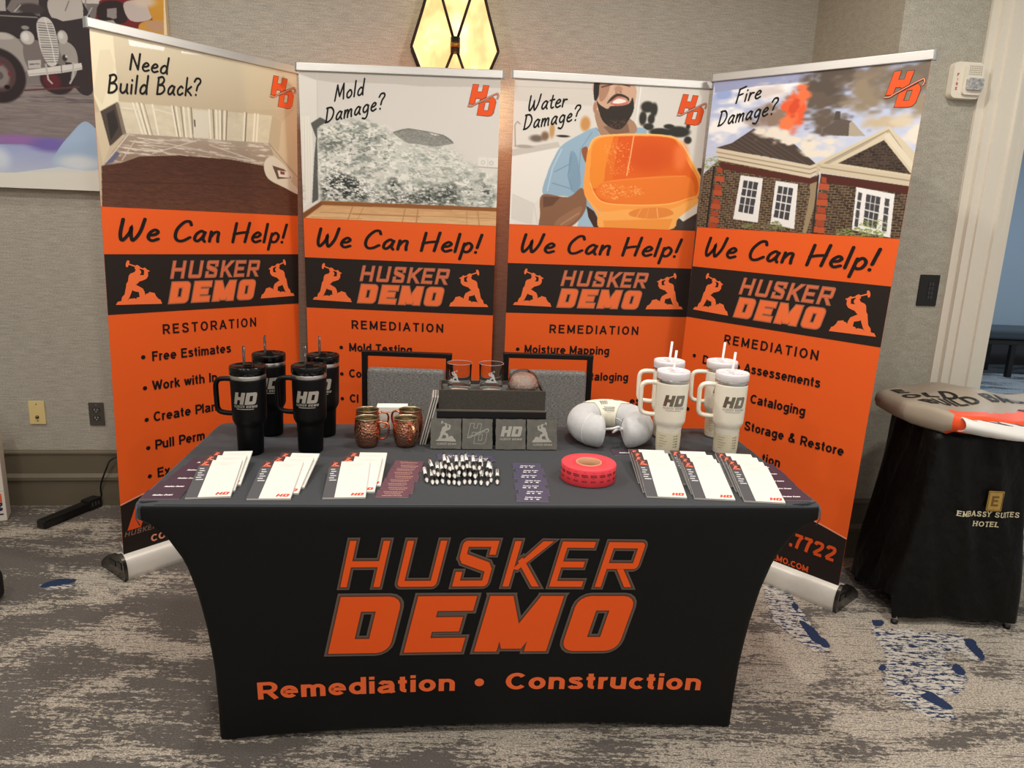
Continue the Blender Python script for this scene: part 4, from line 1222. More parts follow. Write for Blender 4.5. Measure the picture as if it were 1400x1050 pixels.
    if bottom == 'logo':
        mb.soup(S_map(w_hd(), lambda a, b: (.02 + a * .15, .195 + b * .09)), P3, 0)
        mb.soup(S_fit(w_husker(.02), .008, .172, .135, .020), P3, 1)
        mb.soup(S_fit(sans('CO', .2, .1), .112, .118, .062, .030), P3, 2)
    if bottom == 'phone':
        mb.soup(S_fit(sans('.7722', .2, .1), .628, .19, .192, .062, 0), P3, 0)
        mb.soup(S_fit(sans('EMO.COM', .2, .1), .562, .108, .16, .026), P3, 0)
    if bottom: mb.build('contact_lettering', [M_logo, M_taupe, M_pink], panel, recalc=False)
    # top rail
    mb = MB()
    a = P0(PHW / 2, 2.0785)
    mb.box((a[0], a[1] + .003, a[2]), (.868, .022, .033), 0, ry=-tilt)
    rail = mb.build('top_rail', M_alu, root, bevel=.003)
    mb = MB()
    for sx in (-1, 1): mb.box((a[0] + sx * .4365, a[1] + .003, a[2] + sx * .4365 * tilt), (.006, .024, .035), 0, ry=-tilt)
    mb.build('rail_end', mat('grey_plastic', (140, 142, 140), .4), rail)
    return root

K = .042
banner('leftmost roll-up banner reading Need Build Back? over a photo of a bare room', -1.2795, 3.0720, .9112, -.0049, -.0178, .0026, 'room', 330, 236,
       [('Need', .128, 1.950, .155, .058, .06), ('Build Back?', .047, 1.856, .36, .064, .13)],
       [('•', .122, .872, 0), ('Free Estimates', .157, .868, .0395), ('•', .122, .747, 0), ('Work with In', .153, .749, .0405), ('•', .122, .617, 0), ('Create Plan', .15, .620, .041),
        ('•', .122, .499, 0), ('Pull Perm', .151, .502, .041), ('•', .122, .379, 0), ('Ex', .154, .382, .041)], 'RESTORATION', 'logo', 3)
banner('roll-up banner reading Mold Damage? with a mouldy wall photo, below the lit wall lamp', -.5255, 3.3795, -.014, -.0396, -.003, -.0132, 'mould', 310, 222,
       [('Mold', .147, 1.948, .135, .062, .24), ('Damage?', .105, 1.858, .262, .062, .27)],
       [('•', .155, .866, 0), ('Mold Testing', .192, .866, .0395), ('•', .155, .74, 0), ('Co', .189, .741, .040), ('•', .155, .62, 0), ('Cl', .19, .620, .040)], 'REMEDIATION', None, 5)
banner('roll-up banner reading Water Damage? with a photo of a man holding an orange basin', .3805, 3.4440, .0959, -.0326, .0004, -.0044, 'basin', 310, 222,
       [('Water', .062, 1.935, .17, .062, .16), ('Damage?', .042, 1.858, .25, .062, .21)],
       [('•', .061, .876, 0), ('Moisture Mapping', .093, .874, .0395), ('Cataloging', .352, .748, .0395), ('es', .612, .630, .0395)], 'REMEDIATION', None, 7)
banner('rightmost roll-up banner reading Fire Damage? over a photo of a burning brick house', 1.04, 3.0111, -.8102, .0329, -.0115, .0089, 'house', 350, 250,
       [('Fire', .113, 1.968, .115, .058, .12), ('Damage?', .040, 1.880, .268, .062, .14)],
       [('•', .066, .878, 0), ('Damage Assessements', .112, .866, .0395), ('•', .061, .75, 0), ('Cataloging', .365, .741, .0395), ('•', .066, .63, 0), ('Storage & Restore', .355, .620, .0395), ('tion', .455, .502, .0395)], 'REMEDIATION', 'phone', 9)
# ------------------------------------------------------------------ table under its printed stretch cover
TX, TY, TYAW, TH = -.0741, 2.2048, .0936, .745
def T_(lx, ly, z=TH):
    return (TX + math.cos(TYAW) * lx - math.sin(TYAW) * ly, TY + math.sin(TYAW) * lx + math.cos(TYAW) * ly, z)
M_cloth = mat('charcoal_stretch_fabric', (49, 53, 58), 0.75, noise=.05, scale=(300, 300, 300), spec=.3, sheen=.15)
M_front = mat('black_printed_fabric', (16, 16, 16), 0.7, noise=.05, scale=(300, 300, 300), spec=.25)
M_thread = mat('grey_seam', (74, 78, 88), 0.7)
PROF_Z = [0, .11, .231, .355, .474, .577, .655, .690, .704]
PROF_A = [.760, .757, .757, .765, .781, .806, .848, .885, .912]
def tab_a(z): return float(np.interp(z, PROF_Z, PROF_A)) if z < .704 else .915
def tab_g(z): return (.915 - tab_a(z)) / .158
def tab_yf(z): return -.381 + .067 * max(0, min(1, (.704 - z) / .704))
def tab_yb(z): return .381 - .067 * tab_g(z)
table = thing('exhibition_table', 'long folding table under a black stretch cover printed with the company name', 'table', T_(0, 0, 0), (0, 0, TYAW))
def ring(z, inset=0.0, r=.03, hem=0.0, nE=44, nS=18, nC=5):
    a, yf, yb = tab_a(z) - inset, tab_yf(z) + inset, tab_yb(z) - inset
    P = []
    for k in range(nE + 1): P.append((-a + r + (2 * a - 2 * r) * k / nE, yf))
    for k in range(1, nC): t = PI / 2 * k / nC; P.append((a - r + r * math.sin(t), yf + r - r * math.cos(t)))
    for k in range(nS + 1): P.append((a, yf + r + (yb - yf - 2 * r) * k / nS))
    for k in range(1, nC): t = PI / 2 * k / nC; P.append((a - r + r * math.cos(t), yb - r + r * math.sin(t)))
    for k in range(nE + 1): P.append((a - r - (2 * a - 2 * r) * k / nE, yb))
    for k in range(1, nC): t = PI / 2 * k / nC; P.append((-a + r - r * math.sin(t), yb - r + r * math.cos(t)))
    for k in range(nS + 1): P.append((-a, yb - r - (yb - yf - 2 * r) * k / nS))
    for k in range(1, nC): t = PI / 2 * k / nC; P.append((-a + r - r * math.cos(t), yf + r - r * math.sin(t)))
    out = []
    ym = (yf + yb) / 2
    for x, y in P:
        zz = z
        w = max(0, 1 - z / .16)
        if abs(y - yf) < .004 or abs(y - yb) < .004: zz += w * .036 * (1 - (x / a) ** 2) ** .8
        elif abs(abs(x) - a) < .004: zz += w * .06 * max(0, 1 - ((y - ym) / ((yb - yf) / 2)) ** 2) ** .8
        out.append((x, y, zz))
    return out
levels = [(0, .0), (.03, 0), (.07, 0), (.11, 0), (.16, 0), (.23, 0), (.3, 0), (.37, 0), (.43, 0), (.48, 0), (.52, 0), (.56, 0), (.59, 0), (.62, 0), (.645, 0), (.665, 0), (.68, 0), (.692, 0), (.7, 0), (.706, 0), (.736, 0), (.7425, .002), (.745, .007)]
mb = MB()
R_ = [ring(z, i) for z, i in levels]
L_ = len(R_[0])
mb.grid(R_, 0, True, wrap=True)
nE = 44
for fi in range(len(mb.f)):
    j = fi % L_; lv = fi // L_
    if j <= nE + (6 if lv < 17 else 1) or j >= L_ - (6 if lv < 17 else 1):
        if lv < len(levels) - 2: mb.m[fi] = 1
top = R_[-1]
mb.add(top, [tuple(range(L_))], 0)
cover = mb.build('stretch_cover', [M_cloth, M_front], table, recalc=True)
# corner seams and a small pulled fold at the right front corner
mb = MB()
for sx in (-1, 1):
    mb.tube([(sx * (.915 - .014), -.3818, .744), (sx * .903, -.3835, .73), (sx * .905, -.3825, .71), (sx * .899, -.377, .69)], .0016, 6)
mb.tube([(-.86, -.374, .7455), (-.0, -.376, .7458), (.86, -.374, .7455)], .0012, 6)
mb.build('seam', M_thread, cover)
mb = MB()
mb.tube([(.83, -.365, .746), (.87, -.366, .749), (.905, -.345, .747)], [.001, .006, .002], 8)
mb.tube([(-.86, -.352, .746), (-.895, -.362, .748), (-.91, -.35, .745)], [.001, .004, .001], 8)
mb.build('corner_fold', M_cloth, cover)
# lettering on the front panel
def front(layer):
    return lambda x, z: (x, tab_yf(z) - .0012 - .0007 * layer, z)
hk = lambda a, b: (-.403 + a * .1250, .5045 + b * .1440 - .006 * max(0, a - 3) / 3)
dk = lambda a, b: (-.442 + a * .1835 , .2925 + b * .1850 - .004 * max(0, a - 2) / 2)
mb = MB()
mb.soup(S_sub(S_map(w_husker(.05), hk), .08), front(1), 0)
mb.soup(S_sub(S_map(w_husker(.018), hk), .08), front(2), 1)
mb.soup(S_sub(S_map(w_husker(-.012), hk), .08), front(3), 2)
mb.soup(S_sub(S_map(w_demo(.045), dk), .08), front(1), 0)
mb.soup(S_sub(S_map(w_demo(.012), dk), .08), front(2), 1)
mb.soup(S_sub(S_map(w_demo(-.008), dk), .08), front(3), 2)
mb.build('brand_lettering', [mat('grey_outline_ink', (98, 84, 76), .6), mat('deep_brown_ink', (92, 52, 36), .6), mat('cover_orange_ink', (238, 90, 30), .6, spec=.25)], cover, recalc=False)
mb = MB()
arcz = lambda x, b: (x, .160 - .042 * x * x + b * .058)
M_tagl = mat('cover_orange_ink_light', (240, 108, 58), .6, spec=.25)
for txt, x0, w in (('Remediation', -.638, .550), ('Construction', .058, .580)):
    mb = MB(); mb.soup(S_map(S_fit(sans(txt, .195, .11), x0, 0, w, 1), arcz), front(1))
    mb.build('tagline_word', M_tagl, cover, recalc=False)
mb = MB(); mb.soup(S_map(S_poly(disc(0, 0, .0135)), lambda x, y: (x - .018, .187 + y)), front(1))
mb.build('tagline_dot', M_tagl, cover, recalc=False)

# ------------------------------------------------------------------ tumblers
M_steel = mat('brushed_steel', (196, 194, 190), 0.3, 1.0)
M_tblack = mat('black_powder_coat', (7, 7, 8), 0.45, spec=.22, bump=.05, scale=(900, 900, 900))
M_tlid = mat('glossy_smoke_plastic', (11, 11, 11), 0.12, spec=.35)
M_twhite = mat('cream_powder_coat', (234, 228, 212), 0.45, spec=.35)
M_twlid = mat('white_lid_plastic', (226, 222, 226), 0.3)
M_etch = mat('etched_steel', (178, 172, 162), 0.38, .55)
M_etch2 = mat('mirror_etch', (150, 140, 126), 0.22, .9)
def make_tumbler(name, white):
    cat_ = 'tumbler'
    t = thing(name, 'tumbler', cat_)
    Mb, Ml = (M_twhite, M_twlid) if white else (M_tblack, M_tlid)
    prof = [(0, .002), (.034, .0015), (.0375, .004), (.0385, .01), (.0405, .088), (.0415, .094), (.046, .102), (.0495, .11), (.0505, .118), (.0525, .236), (.0525, .240), (.0505, .241), (0, .241)]
    mb = MB(); mb.lathe(prof, 56); mb.build('body', Mb, t)
    mb = MB(); mb.lathe([(0, .24), (.0522, .24), (.0527, .242), (.0527, .251), (.0518, .2525), (0, .2525)], 56); mb.build('steel_rim', M_steel, t)
    mb = MB()
    mb.lathe([(0, .252), (.0515, .252), (.0535, .254), (.054, .272), (.0528, .2775), (.0505, .2785), (.0485, .2745), (0, .2745)], 56)
    lid = mb.build('lid', Ml, t)
    mb = MB()
    mb.box((.004, .0, .277), (.026, .062, .007), rz=.3); mb.box((.004, -.008, .281), (.021, .03, .008), rz=.3)
    mb.build('rotating_cover', Ml, lid, bevel=.002)
    mb = MB(); mb.tube([(-.012, .008, .19), (-.0135, .009, .335)] if not white else [(-.004, .006, .19), (.004, .008, .342)], .0042, 12)
    mb.build('straw', mat('smoke_straw', (58, 52, 50), .15) if not white else mat('white_straw', (236, 226, 224), .3), t)
    # handle on the left (-x)
    pts = smooth_line([(-.049, 0, .234), (-.070, 0, .2345), (-.089, 0, .231), (-.0985, 0, .218), (-.0995, 0, .19), (-.0985, 0, .158), (-.097, 0, .142), (-.089, 0, .131), (-.070, 0, .127), (-.048, 0, .1265)], 5)
    mb = MB(); mb.tube(pts, .0095, 14, flat=.8); mb.build('handle', Mb, t)
    def wrap(r, off=0):
        def f(x, z):
            a = x / r - PI / 2 + off
            rr = r
            return (rr * math.cos(a), rr * math.sin(a), z)
        return f
    rz = .0518
    mb = MB()
    mb.soup(S_sub(S_fit(w_hd(), -.036, .168, .074, .037), .008), wrap(.0522, .10), 0)
    mb.soup(S_sub(S_map(S_fit(w_husker(.02), -.036, .158, .036, .0075), lambda a, b: (a, b)), .008), wrap(.0521, .10), 1)
    mb.soup(S_sub(S_map(S_fit(w_demo(-.03), .004, .158, .033, .0075), lambda a, b: (a, b)), .008), wrap(.0521, .10), 1)
    mb.soup(S_sub(S_poly(quadbar(-.026, .1525, .026, .1548)), .008), wrap(.0519, .10), 1)
    mb.build('etched_logo', [M_etch2 if white else M_etch, mat('pale_grey_etch', (176, 170, 160), .4) if white else M_etch], t, recalc=False)
    if white:
        mb = MB()
        P = [[(wr * math.cos(a), wr * math.sin(a), z) for a in np.linspace(-PI, 0.2, 40)] for z, wr in ((.018, .0393), (.074, .0408))]
        mb.grid(P, 0)
        for k in range(5):
            mb.soup(S_sub(S_poly(quadbar(-.034, .028 + k * .009, -.018 + (k % 3) * .006, .0294 + k * .009)), .006), wrap(.0412), 1)
            mb.soup(S_sub(S_poly(quadbar(.014, .028 + k * .009, .020, .0305 + k * .009), quadbar(.022, .028 + k * .009, .030, .0315 + k * .009)), .006), wrap(.0412), 1)
        mb.build('paper_wrap', [mat('cream_paper_wrap', (222, 212, 184), .7), mat('tan_print', (150, 138, 118), .7)], t, recalc=False)
    return t
bt = make_tumbler('handled_tumbler', False)
BT = [(-.726, .044, 0, 'black handled tumbler in front, nearest the left end of the table'),
      (-.549, .070, 0, 'black handled tumbler in front, the one nearer the copper mugs'),
      (-.710, .246, .08, 'black handled tumbler at the back, half hidden behind the leftmost one'),
      (-.535, .244, -.05, 'black handled tumbler at the back, farthest right of the black ones')]
for i, (x, y, r, lab) in enumerate(BT):
    if i == 0:
        o = bt; o.location = T_(x, y); o.rotation_euler = (0, 0, r); o['label'] = lab; o['group'] = 'black tumblers'
    else: o = copy_thing(bt, T_(x, y), (0, 0, r), lab, 'black tumblers')
wt = make_tumbler('handled_tumbler', True)
WT = [(.61, .094, -.12, 'cream handled tumbler in front, nearest the grey neck pillow'),
      (.804, .084, -.1, 'cream handled tumbler in front, farthest right on the table'),
      (.648, .268, -.15, 'cream handled tumbler at the back, just right of the neck pillow'),
      (.842, .278, -.12, 'cream handled tumbler at the back, half hidden behind the rightmost one')]
for i, (x, y, r, lab) in enumerate(WT):
    if i == 0:
        o = wt; o.location = T_(x, y); o.rotation_euler = (0, 0, r); o['label'] = lab; o['group'] = 'cream tumblers'
    else: o = copy_thing(wt, T_(x, y), (0, 0, r), lab, 'cream tumblers')

# ------------------------------------------------------------------ copper mugs
M_copper = mat('hammered_copper', (222, 158, 128), 0.22, 1.0, bump=.55, bump_scale=(150, 150, 150), voronoi=True)
M_copper.node_tree.nodes['Bump'].inputs['Distance'].default_value = .0035
M_copper2 = mat('polished_copper', (226, 150, 112), 0.16, 1.0)
M_inner = mat('steel_mug_lining', (200, 188, 160), 0.28, 1.0, bump=.3, bump_scale=(120, 120, 120), voronoi=True)
def make_mug():
    t = thing('copper_mug', 'mug', 'mug')
    mb = MB(); mb.lathe([(0, .003), (.026, .0015), (.031, .003), (.0355, .012), (.041, .032), (.0428, .048), (.042, .064), (.0385, .082), (.0378, .09), (.0385, .0935)], 48); mb.build('body', M_copper, t)
    mb = MB(); mb.lathe([(.0385, .0935), (.0392, .0955), (.038, .0965), (.0368, .094), (.0365, .085), (.040, .062), (.0405, .04), (.033, .012), (.0, .008)], 48); mb.build('lining', M_inner, t)
    pts = smooth_line([(.038, 0, .081), (.05, 0, .083), (.064, 0, .079), (.0705, 0, .066), (.068, 0, .046), (.058, 0, .03), (.0415, 0, .026)], 5)
    mb = MB(); mb.tube(pts, .0062, 12, flat=.55); mb.build('handle', M_copper2, t)
    return t
mg = make_mug()
for i, (x, y, r, lab) in enumerate([(-.379, .128, -.1, 'hammered copper mug at the front left of the four mugs'), (-.255, .134, -1.15, 'hammered copper mug at the front right, beside the leaning thin sheets'),
                                    (-.389, .231, .25, 'hammered copper mug at the back left, behind another mug'), (-.246, .238, 2.7, 'hammered copper mug at the back right, beside the small white box')]):
    if i == 0: o = mg; o.location = T_(x, y); o.rotation_euler = (0, 0, r + TYAW); o['label'] = lab; o['group'] = 'copper mugs'
    else: copy_thing(mg, T_(x, y), (0, 0, r + TYAW), lab, 'copper mugs')
b_ = thing('gift_box', 'small plain white cardboard box standing behind the copper mugs', 'box', T_(-.313, .335), (0, 0, TYAW + .03))
mb = MB(); mb.box((0, 0, .034), (.105, .05, .068)); mb.build('carton', M_white, b_, bevel=.0015)
mb = MB(); mb.box((0, 0, .074), (.107, .052, .018)); mb.build('lid', mat('white_card_lid', (238, 235, 228), .6), b_, bevel=.0015)

# ------------------------------------------------------------------ boxes, glasses, coasters
M_boxblk = mat('black_box_card', (15, 14, 14), 0.5)
M_tray = mat('dark_grey_textured_card', (66, 62, 56), 0.85, noise=.35, scale=(350, 350, 350), bump=.3)
M_foam = mat('grey_foam', (92, 90, 86), 0.9, noise=.1)
b_ = thing('gift_box', 'flat black box standing behind the slate coasters, under the grey tray', 'box', T_(.025, .225, TH + .0008), (0, 0, TYAW))
mb = MB(); mb.box((0, 0, .058), (.362, .165, .116)); mb.build('carton', M_boxblk, b_, bevel=.002)
mb = MB(); mb.box((0, -.0828, .1172), (.366, .003, .003)); mb.box((.0, 0, .1172), (.366, .169, .003)); mb.build('lid_edge', mat('grey_card_edge', (96, 90, 82), .7), b_)
ZT = TH + .1195
tr = thing('display_tray', 'dark grey textured tray on the black box, holding the two glasses', 'tray', T_(.026, .228, ZT), (0, 0, TYAW))
mb = MB(); tw_, td, th_ = .352, .150, .066
for c, s in (((0, -td / 2 + .004, th_ / 2), (tw_, .008, th_)), ((0, td / 2 - .004, th_ / 2), (tw_, .008, th_)), ((-tw_ / 2 + .004, 0, th_ / 2), (.008, td - .016, th_)), ((tw_ / 2 - .004, 0, th_ / 2), (.008, td - .016, th_))): mb.box(c, s)
mb.box((0, 0, .004), (tw_ - .002, td - .002, .008))
mb.build('wall', M_tray, tr)
mb = MB(); mb.box((0, 0, .032), (tw_ - .02, td - .02, .044)); mb.build('foam_insert', M_foam, tr)
M_glass = mat('clear_glass', (250, 252, 252), 0.02, trans=1.0, ior=1.14)
M_frost = mat('frosted_etch', (196, 196, 194), 0.6)
def make_glass(flip):
    t = thing('rocks_glass', 'glass', 'glass')
    mb = MB(); mb.lathe([(0, .0), (.034, .0), (.0385, .004), (.0395, .02), (.0412, .088), (.0405, .0892), (.0398, .088), (.0378, .024), (.034, .018), (0, .017)], 56); mb.build('bowl', M_glass, t)
    mb = MB()
    r = .0418
    mb.soup(S_sub(S_map(s_worker(flip), lambda a, b: (-.022 + a * .044, .03 + b * .042)), .006), lambda x, z: ((.0404 + .0018 * (z - .03) / .06) * math.cos(x / r - PI / 2), (.0404 + .0018 * (z - .03) / .06) * math.sin(x / r - PI / 2), z))
    mb.build('etched_worker', M_frost, t, recalc=False)
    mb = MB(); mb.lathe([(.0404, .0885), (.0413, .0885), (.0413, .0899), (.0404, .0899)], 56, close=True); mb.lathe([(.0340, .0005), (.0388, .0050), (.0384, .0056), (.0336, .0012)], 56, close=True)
    mb.build('highlight_ring', mat('glass_highlight', (226, 230, 230), .08, spec=.8, trans=.55, ior=1.3), t)  # pale rings at rim and foot: bright reflections put into the colour
    return t
ZG = ZT + .0545
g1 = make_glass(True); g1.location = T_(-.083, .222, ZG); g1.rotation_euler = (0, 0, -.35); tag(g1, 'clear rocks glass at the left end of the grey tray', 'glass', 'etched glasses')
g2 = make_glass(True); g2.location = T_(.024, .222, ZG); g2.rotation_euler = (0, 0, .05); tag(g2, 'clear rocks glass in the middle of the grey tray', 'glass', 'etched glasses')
gl = thing('glass_dome', 'domed clear glass filled with coppery crumpled foil, right in the grey tray', 'ornament', T_(.133, .22, ZG))
mb = MB(); mb.lathe([(0.0, .002), (.046, .002), (.053, .014), (.0525, .03), (.046, .048), (.034, .061), (.018, .069), (0, .071)], 48)
mb.build('dome', M_glass, gl)
mb = MB(); mb.lathe([(0, .006), (.036, .006), (.042, .016), (.040, .03), (.031, .044), (.017, .052), (0, .054)], 40, fn=lambda a, z: 1 + .05 * math.sin(9 * a + 160 * z) + .04 * math.sin(17 * a - 300 * z))
mb.build('foil_filling', mat('crumpled_copper_foil', (236, 230, 226), .45, .5, noise=.25, scale=(160, 160, 160), rgb2=(216, 176, 160), bump=1.0, bump_scale=(170, 170, 170), voronoi=True), gl)
# slates
M_slate = mat('slate', (88, 86, 80), 0.75, noise=.14, scale=(40, 40, 40), bump=.4, bump_scale=(120, 120, 60))
M_slatepale = mat('laser_engraved_slate', (150, 148, 140), 0.85)
def slate_outline():
    w, p = .0495, []
    for (x0, y0), (x1, y1) in (((-w, -w), (w, -w)), ((w, -w), (w, w)), ((w, w), (-w, w)), ((-w, w), (-w, -w))):
        for k in range(14):
            t = k / 14; j = random.uniform(-.0011, .0008)
            nx, ny = (y1 - y0), -(x1 - x0); L = math.hypot(nx, ny)
            p.append((x0 + (x1 - x0) * t + nx / L * j, y0 + (y1 - y0) * t + ny / L * j))
    return p
def slate(x, lab, kind):
    lean = .36
    o = thing('slate_coaster', lab, 'coaster', T_(x, .092, TH + .0035), (-lean, 0, TYAW), 'slate coasters')
    up = lambda a, b, c=0: (a, c, b + .0495)
    mb = MB(); mb.prism(slate_outline(), 0, .006, mp=lambda a, b, c: (a, c, b + .0495)); mb.build('slab', M_slate, o)
    mb = MB(); F = lambda a, b: (a, -.0006, b + .0495)
    if kind in ('worker', 'workerflip'):
        mb.soup(S_map(s_worker(kind == 'workerflip'), lambda a, b: (-.033 + a * .066, -.026 + b * .068)), F)
        mb.soup(S_fit(w_husker(.03), -.030, -.037, .033, .007), F); mb.soup(S_fit(w_demo(-.04), .006, -.037, .028, .007), F)
    elif kind == 'lines': mb.soup(S_map(s_hdlogo('lines'), lambda a, b: (-.034 + a * .07, -.033 + b * .07)), F)
    else:
        mb.soup(S_fit(w_hd(), -.034, -.008, .072, .034), F); mb.soup(S_fit(w_husker(.02), -.036, -.020, .036, .0075), F); mb.soup(S_fit(w_demo(-.04), .004, -.020, .033, .0075), F)
    mb.build('engraving', M_slatepale, o, recalc=False)
slate(-.1245, 'slate coaster engraved with a worker swinging to the left, leftmost of the row', 'worker')
slate(-.0225, 'slate coaster engraved with outlined letters crossed by a slanting bar', 'lines')
slate(.087, 'slate coaster engraved with two solid slanted letters side by side', 'hd')
slate(.190, 'slate coaster engraved with a worker swinging to the right, rightmost of the row', 'workerflip')
# thin sheets leaning against the boxes
M_sheet = mat('pale_grey_sheet', (196, 192, 186), 0.4, .2)
for k in range(3):
    o = thing('thin_sheet', ['thin pale sheet leaning on edge, outermost beside the copper mugs', 'thin pale sheet leaning on edge, between two others by the boxes', 'thin pale sheet leaning on edge, innermost against the dark boxes'][k], 'sheet',
              T_(-.209 + k * .0078, .136, TH + .0012), (0, .245, TYAW + .0), 'leaning sheets')
    mb = MB(); mb.box((0, .05, .085), (.0045, .10, .168)); mb.build('panel', M_sheet, o, bevel=.0006)
    mb = MB(); mb.box((-.0025, .05, .085), (.0005, .08, .14)); mb.build('face', mat('grey_sheet_face', (120, 116, 112), .5), o)
# ------------------------------------------------------------------ neck pillow
M_plush = mat('light_grey_plush', (192, 193, 195), 0.95, noise=.05, scale=(60, 60, 60), sheen=.5, bump=.25, bump_scale=(600, 600, 600))
M_piping = mat('pale_grey_piping', (214, 214, 214), 0.9)
M_tagc = mat('cream_card', (232, 226, 206), 0.7)
pw = thing('neck_pillow', 'grey plush horseshoe neck pillow with a cream card over its back', 'pillow', T_(.440, .235, TH + .001), (0, 0, TYAW - .05))
path = smooth_line([(-.028, -.100, .052), (-.056, -.096, .054), (-.085, -.070, .056), (-.096, -.025, .058), (-.085, .025, .062), (-.048, .062, .066), (0, .074, .068), (.048, .062, .066), (.085, .025, .062), (.096, -.025, .058), (.085, -.070, .056), (.056, -.096, .054), (.030, -.100, .052)], 5)
n = len(path)
rad = []
for i in range(n):
    t = abs(i / (n - 1) * 2 - 1)
    e = (1 - t) / .13
    rad.append((.0505 + .003 * t) * (math.sqrt(max(0.02, 1 - (1 - min(1, e)) ** 2))))
mb = MB(); mb.tube(path, rad, 26, flat=1.02); body = mb.build('cushion', M_plush, pw)
# piping along the outer equator of each arm
def pillow_ring(i):
    p = Vector(path[i]); t = (Vector(path[i + 1]) - Vector(path[i - 1])).normalized(); s = t.cross(Vector((0, 0, 1))).normalized()
    return [p + (s * math.cos(a) + Vector((0, 0, 1)) * math.sin(a)) * (rad[i] * 1.012) for a in np.linspace(0, 2 * PI, 24)]
mb = MB()
for i in (8,): mb.tube(pillow_ring(i), .0018, 6, caps=False)
eq = []
for i in range(2, n - 2):
    p = Vector(path[i]); t = (Vector(path[i + 1]) - Vector(path[i - 1])).normalized(); s = Vector((0, 0, 1)).cross(t).normalized()
    eq.append(p - s * rad[i] * 1.0 + Vector((0, 0, .004)))
mb.tube(eq, .0014, 6)
mb.build('piping', M_piping, body)
mb = MB()
c = n // 2
Pg = []
for a in np.linspace(-.35 * PI, .78 * PI, 16):
    row = []
    for u in np.linspace(-1, 1, 9):
        i = int(round(c - u * (8.2 if a > PI * .45 else 5.5)))
        p = Vector(path[i]); t = (Vector(path[i + 1]) - Vector(path[i - 1])).normalized(); s = t.cross(Vector((0, 0, 1))).normalized()
        row.append(p + (s * math.cos(a) + Vector((0, 0, 1)) * math.sin(a)) * (rad[i] + .003))
    Pg.append(row)
mb.grid(Pg, 0)
card = mb.build('card_sleeve', M_tagc, pw)
mb = MB()
def on_card(u, v):
    # u across -1..1, v 0 (front) .. 1 (back) over the top of the sleeve
    a = (.05 + .72 * v) * PI if True else 0
    i = c - u * 5.0
    i0 = int(math.floor(i)); f = i - i0
    p = Vector(path[i0]).lerp(Vector(path[i0 + 1]), f)
    t = (Vector(path[i0 + 1]) - Vector(path[i0])).normalized(); s = t.cross(Vector((0, 0, 1))).normalized()
    return p + (s * math.cos(a) + Vector((0, 0, 1)) * math.sin(a)) * (rad[i0] + .0042)
for k in range(9): mb.soup(S_poly(quadbar(.02 + k * .075, .36, .06 + k * .075 + (k % 3) * .012, .52)), on_card)
for k in range(3): mb.soup(S_poly(quadbar(-.75, .16 + k * .05, .5 + .2 * (k % 2), .18 + k * .05)), on_card)
mb.soup(S_sub(ribbon([(-.62 + .24 * math.cos(a), .72 + .09 * math.sin(a)) for a in np.linspace(0, 5.4, 18)], .06), .1), on_card)
mb.build('card_print', mat('grey_card_print', (128, 130, 132), .7), card, recalc=False)
mb = MB()
mb.tube(smooth_line([(-.026, -.10, .062), (-.006, -.118, .07), (.012, -.112, .074), (.02, -.10, .066), (.008, -.098, .058), (-.004, -.112, .056)], 5), .0042, 10)
mb.tube([(.012, -.103, .066), (.034, -.098, .062)], .006, 10)
mb.build('clasp_loop', M_piping, pw)

# ------------------------------------------------------------------ roll of tickets
M_red = mat('red_ticket_paper', (238, 66, 76), 0.65, noise=.02)
rl = thing('ticket_roll', 'fat roll of red raffle tickets lying on the table', 'ticket roll', T_(.294, -.168), (0, 0, .1))
mb = MB(); mb.lathe([(.0375, .0015), (.079, .001), (.0805, .003), (.0805, .0505), (.079, .0525), (.0375, .0515)], 72, close=True); mb.build('tickets', M_red, rl)
mb = MB(); mb.lathe([(.034, .001), (.0375, .001), (.0378, .0535), (.036, .054), (.034, .053)], 48, close=True); mb.build('core', mat('cardboard_core', (200, 150, 116), .8), rl)
mb = MB(); mb.lathe([(0, .002), (.034, .002), (.034, .005), (0, .005)], 40); mb.build('core_base', mat('brown_card', (120, 96, 60), .8), rl)
mb = MB()
wr = lambda x, z: (.0808 * math.cos(x / .0808), .0808 * math.sin(x / .0808), z)
rr = random.Random(4)
for k in range(-7, 8):
    x0 = -.0808 * PI / 2 + k * .0262
    mb.soup(S_poly(quadbar(x0 - .004, .0445, x0 + .004, .0452)), wr)
    for row, z in ((0, .036), (1, .0315)):
        q = x0 - .0095 + row * .001
        while q < x0 + .009:
            w = rr.uniform(.0012, .0024); mb.soup(S_poly(quadbar(q, z, q + w, z + .003)), wr); q += w + .0006
    mb.soup(S_poly(quadbar(x0 - .004, .0275, x0 + .002, .0282)), wr)
    q = x0 - .0075
    while q < x0 + .006:
        w = rr.uniform(.0007, .0016); mb.soup(S_poly(quadbar(q, .016 - rr.random() * .001, q + w, .0215)), wr); q += w + .0016
mb.build('ticket_print', mat('dark_maroon_ink', (88, 22, 30), .7), rl, recalc=False)

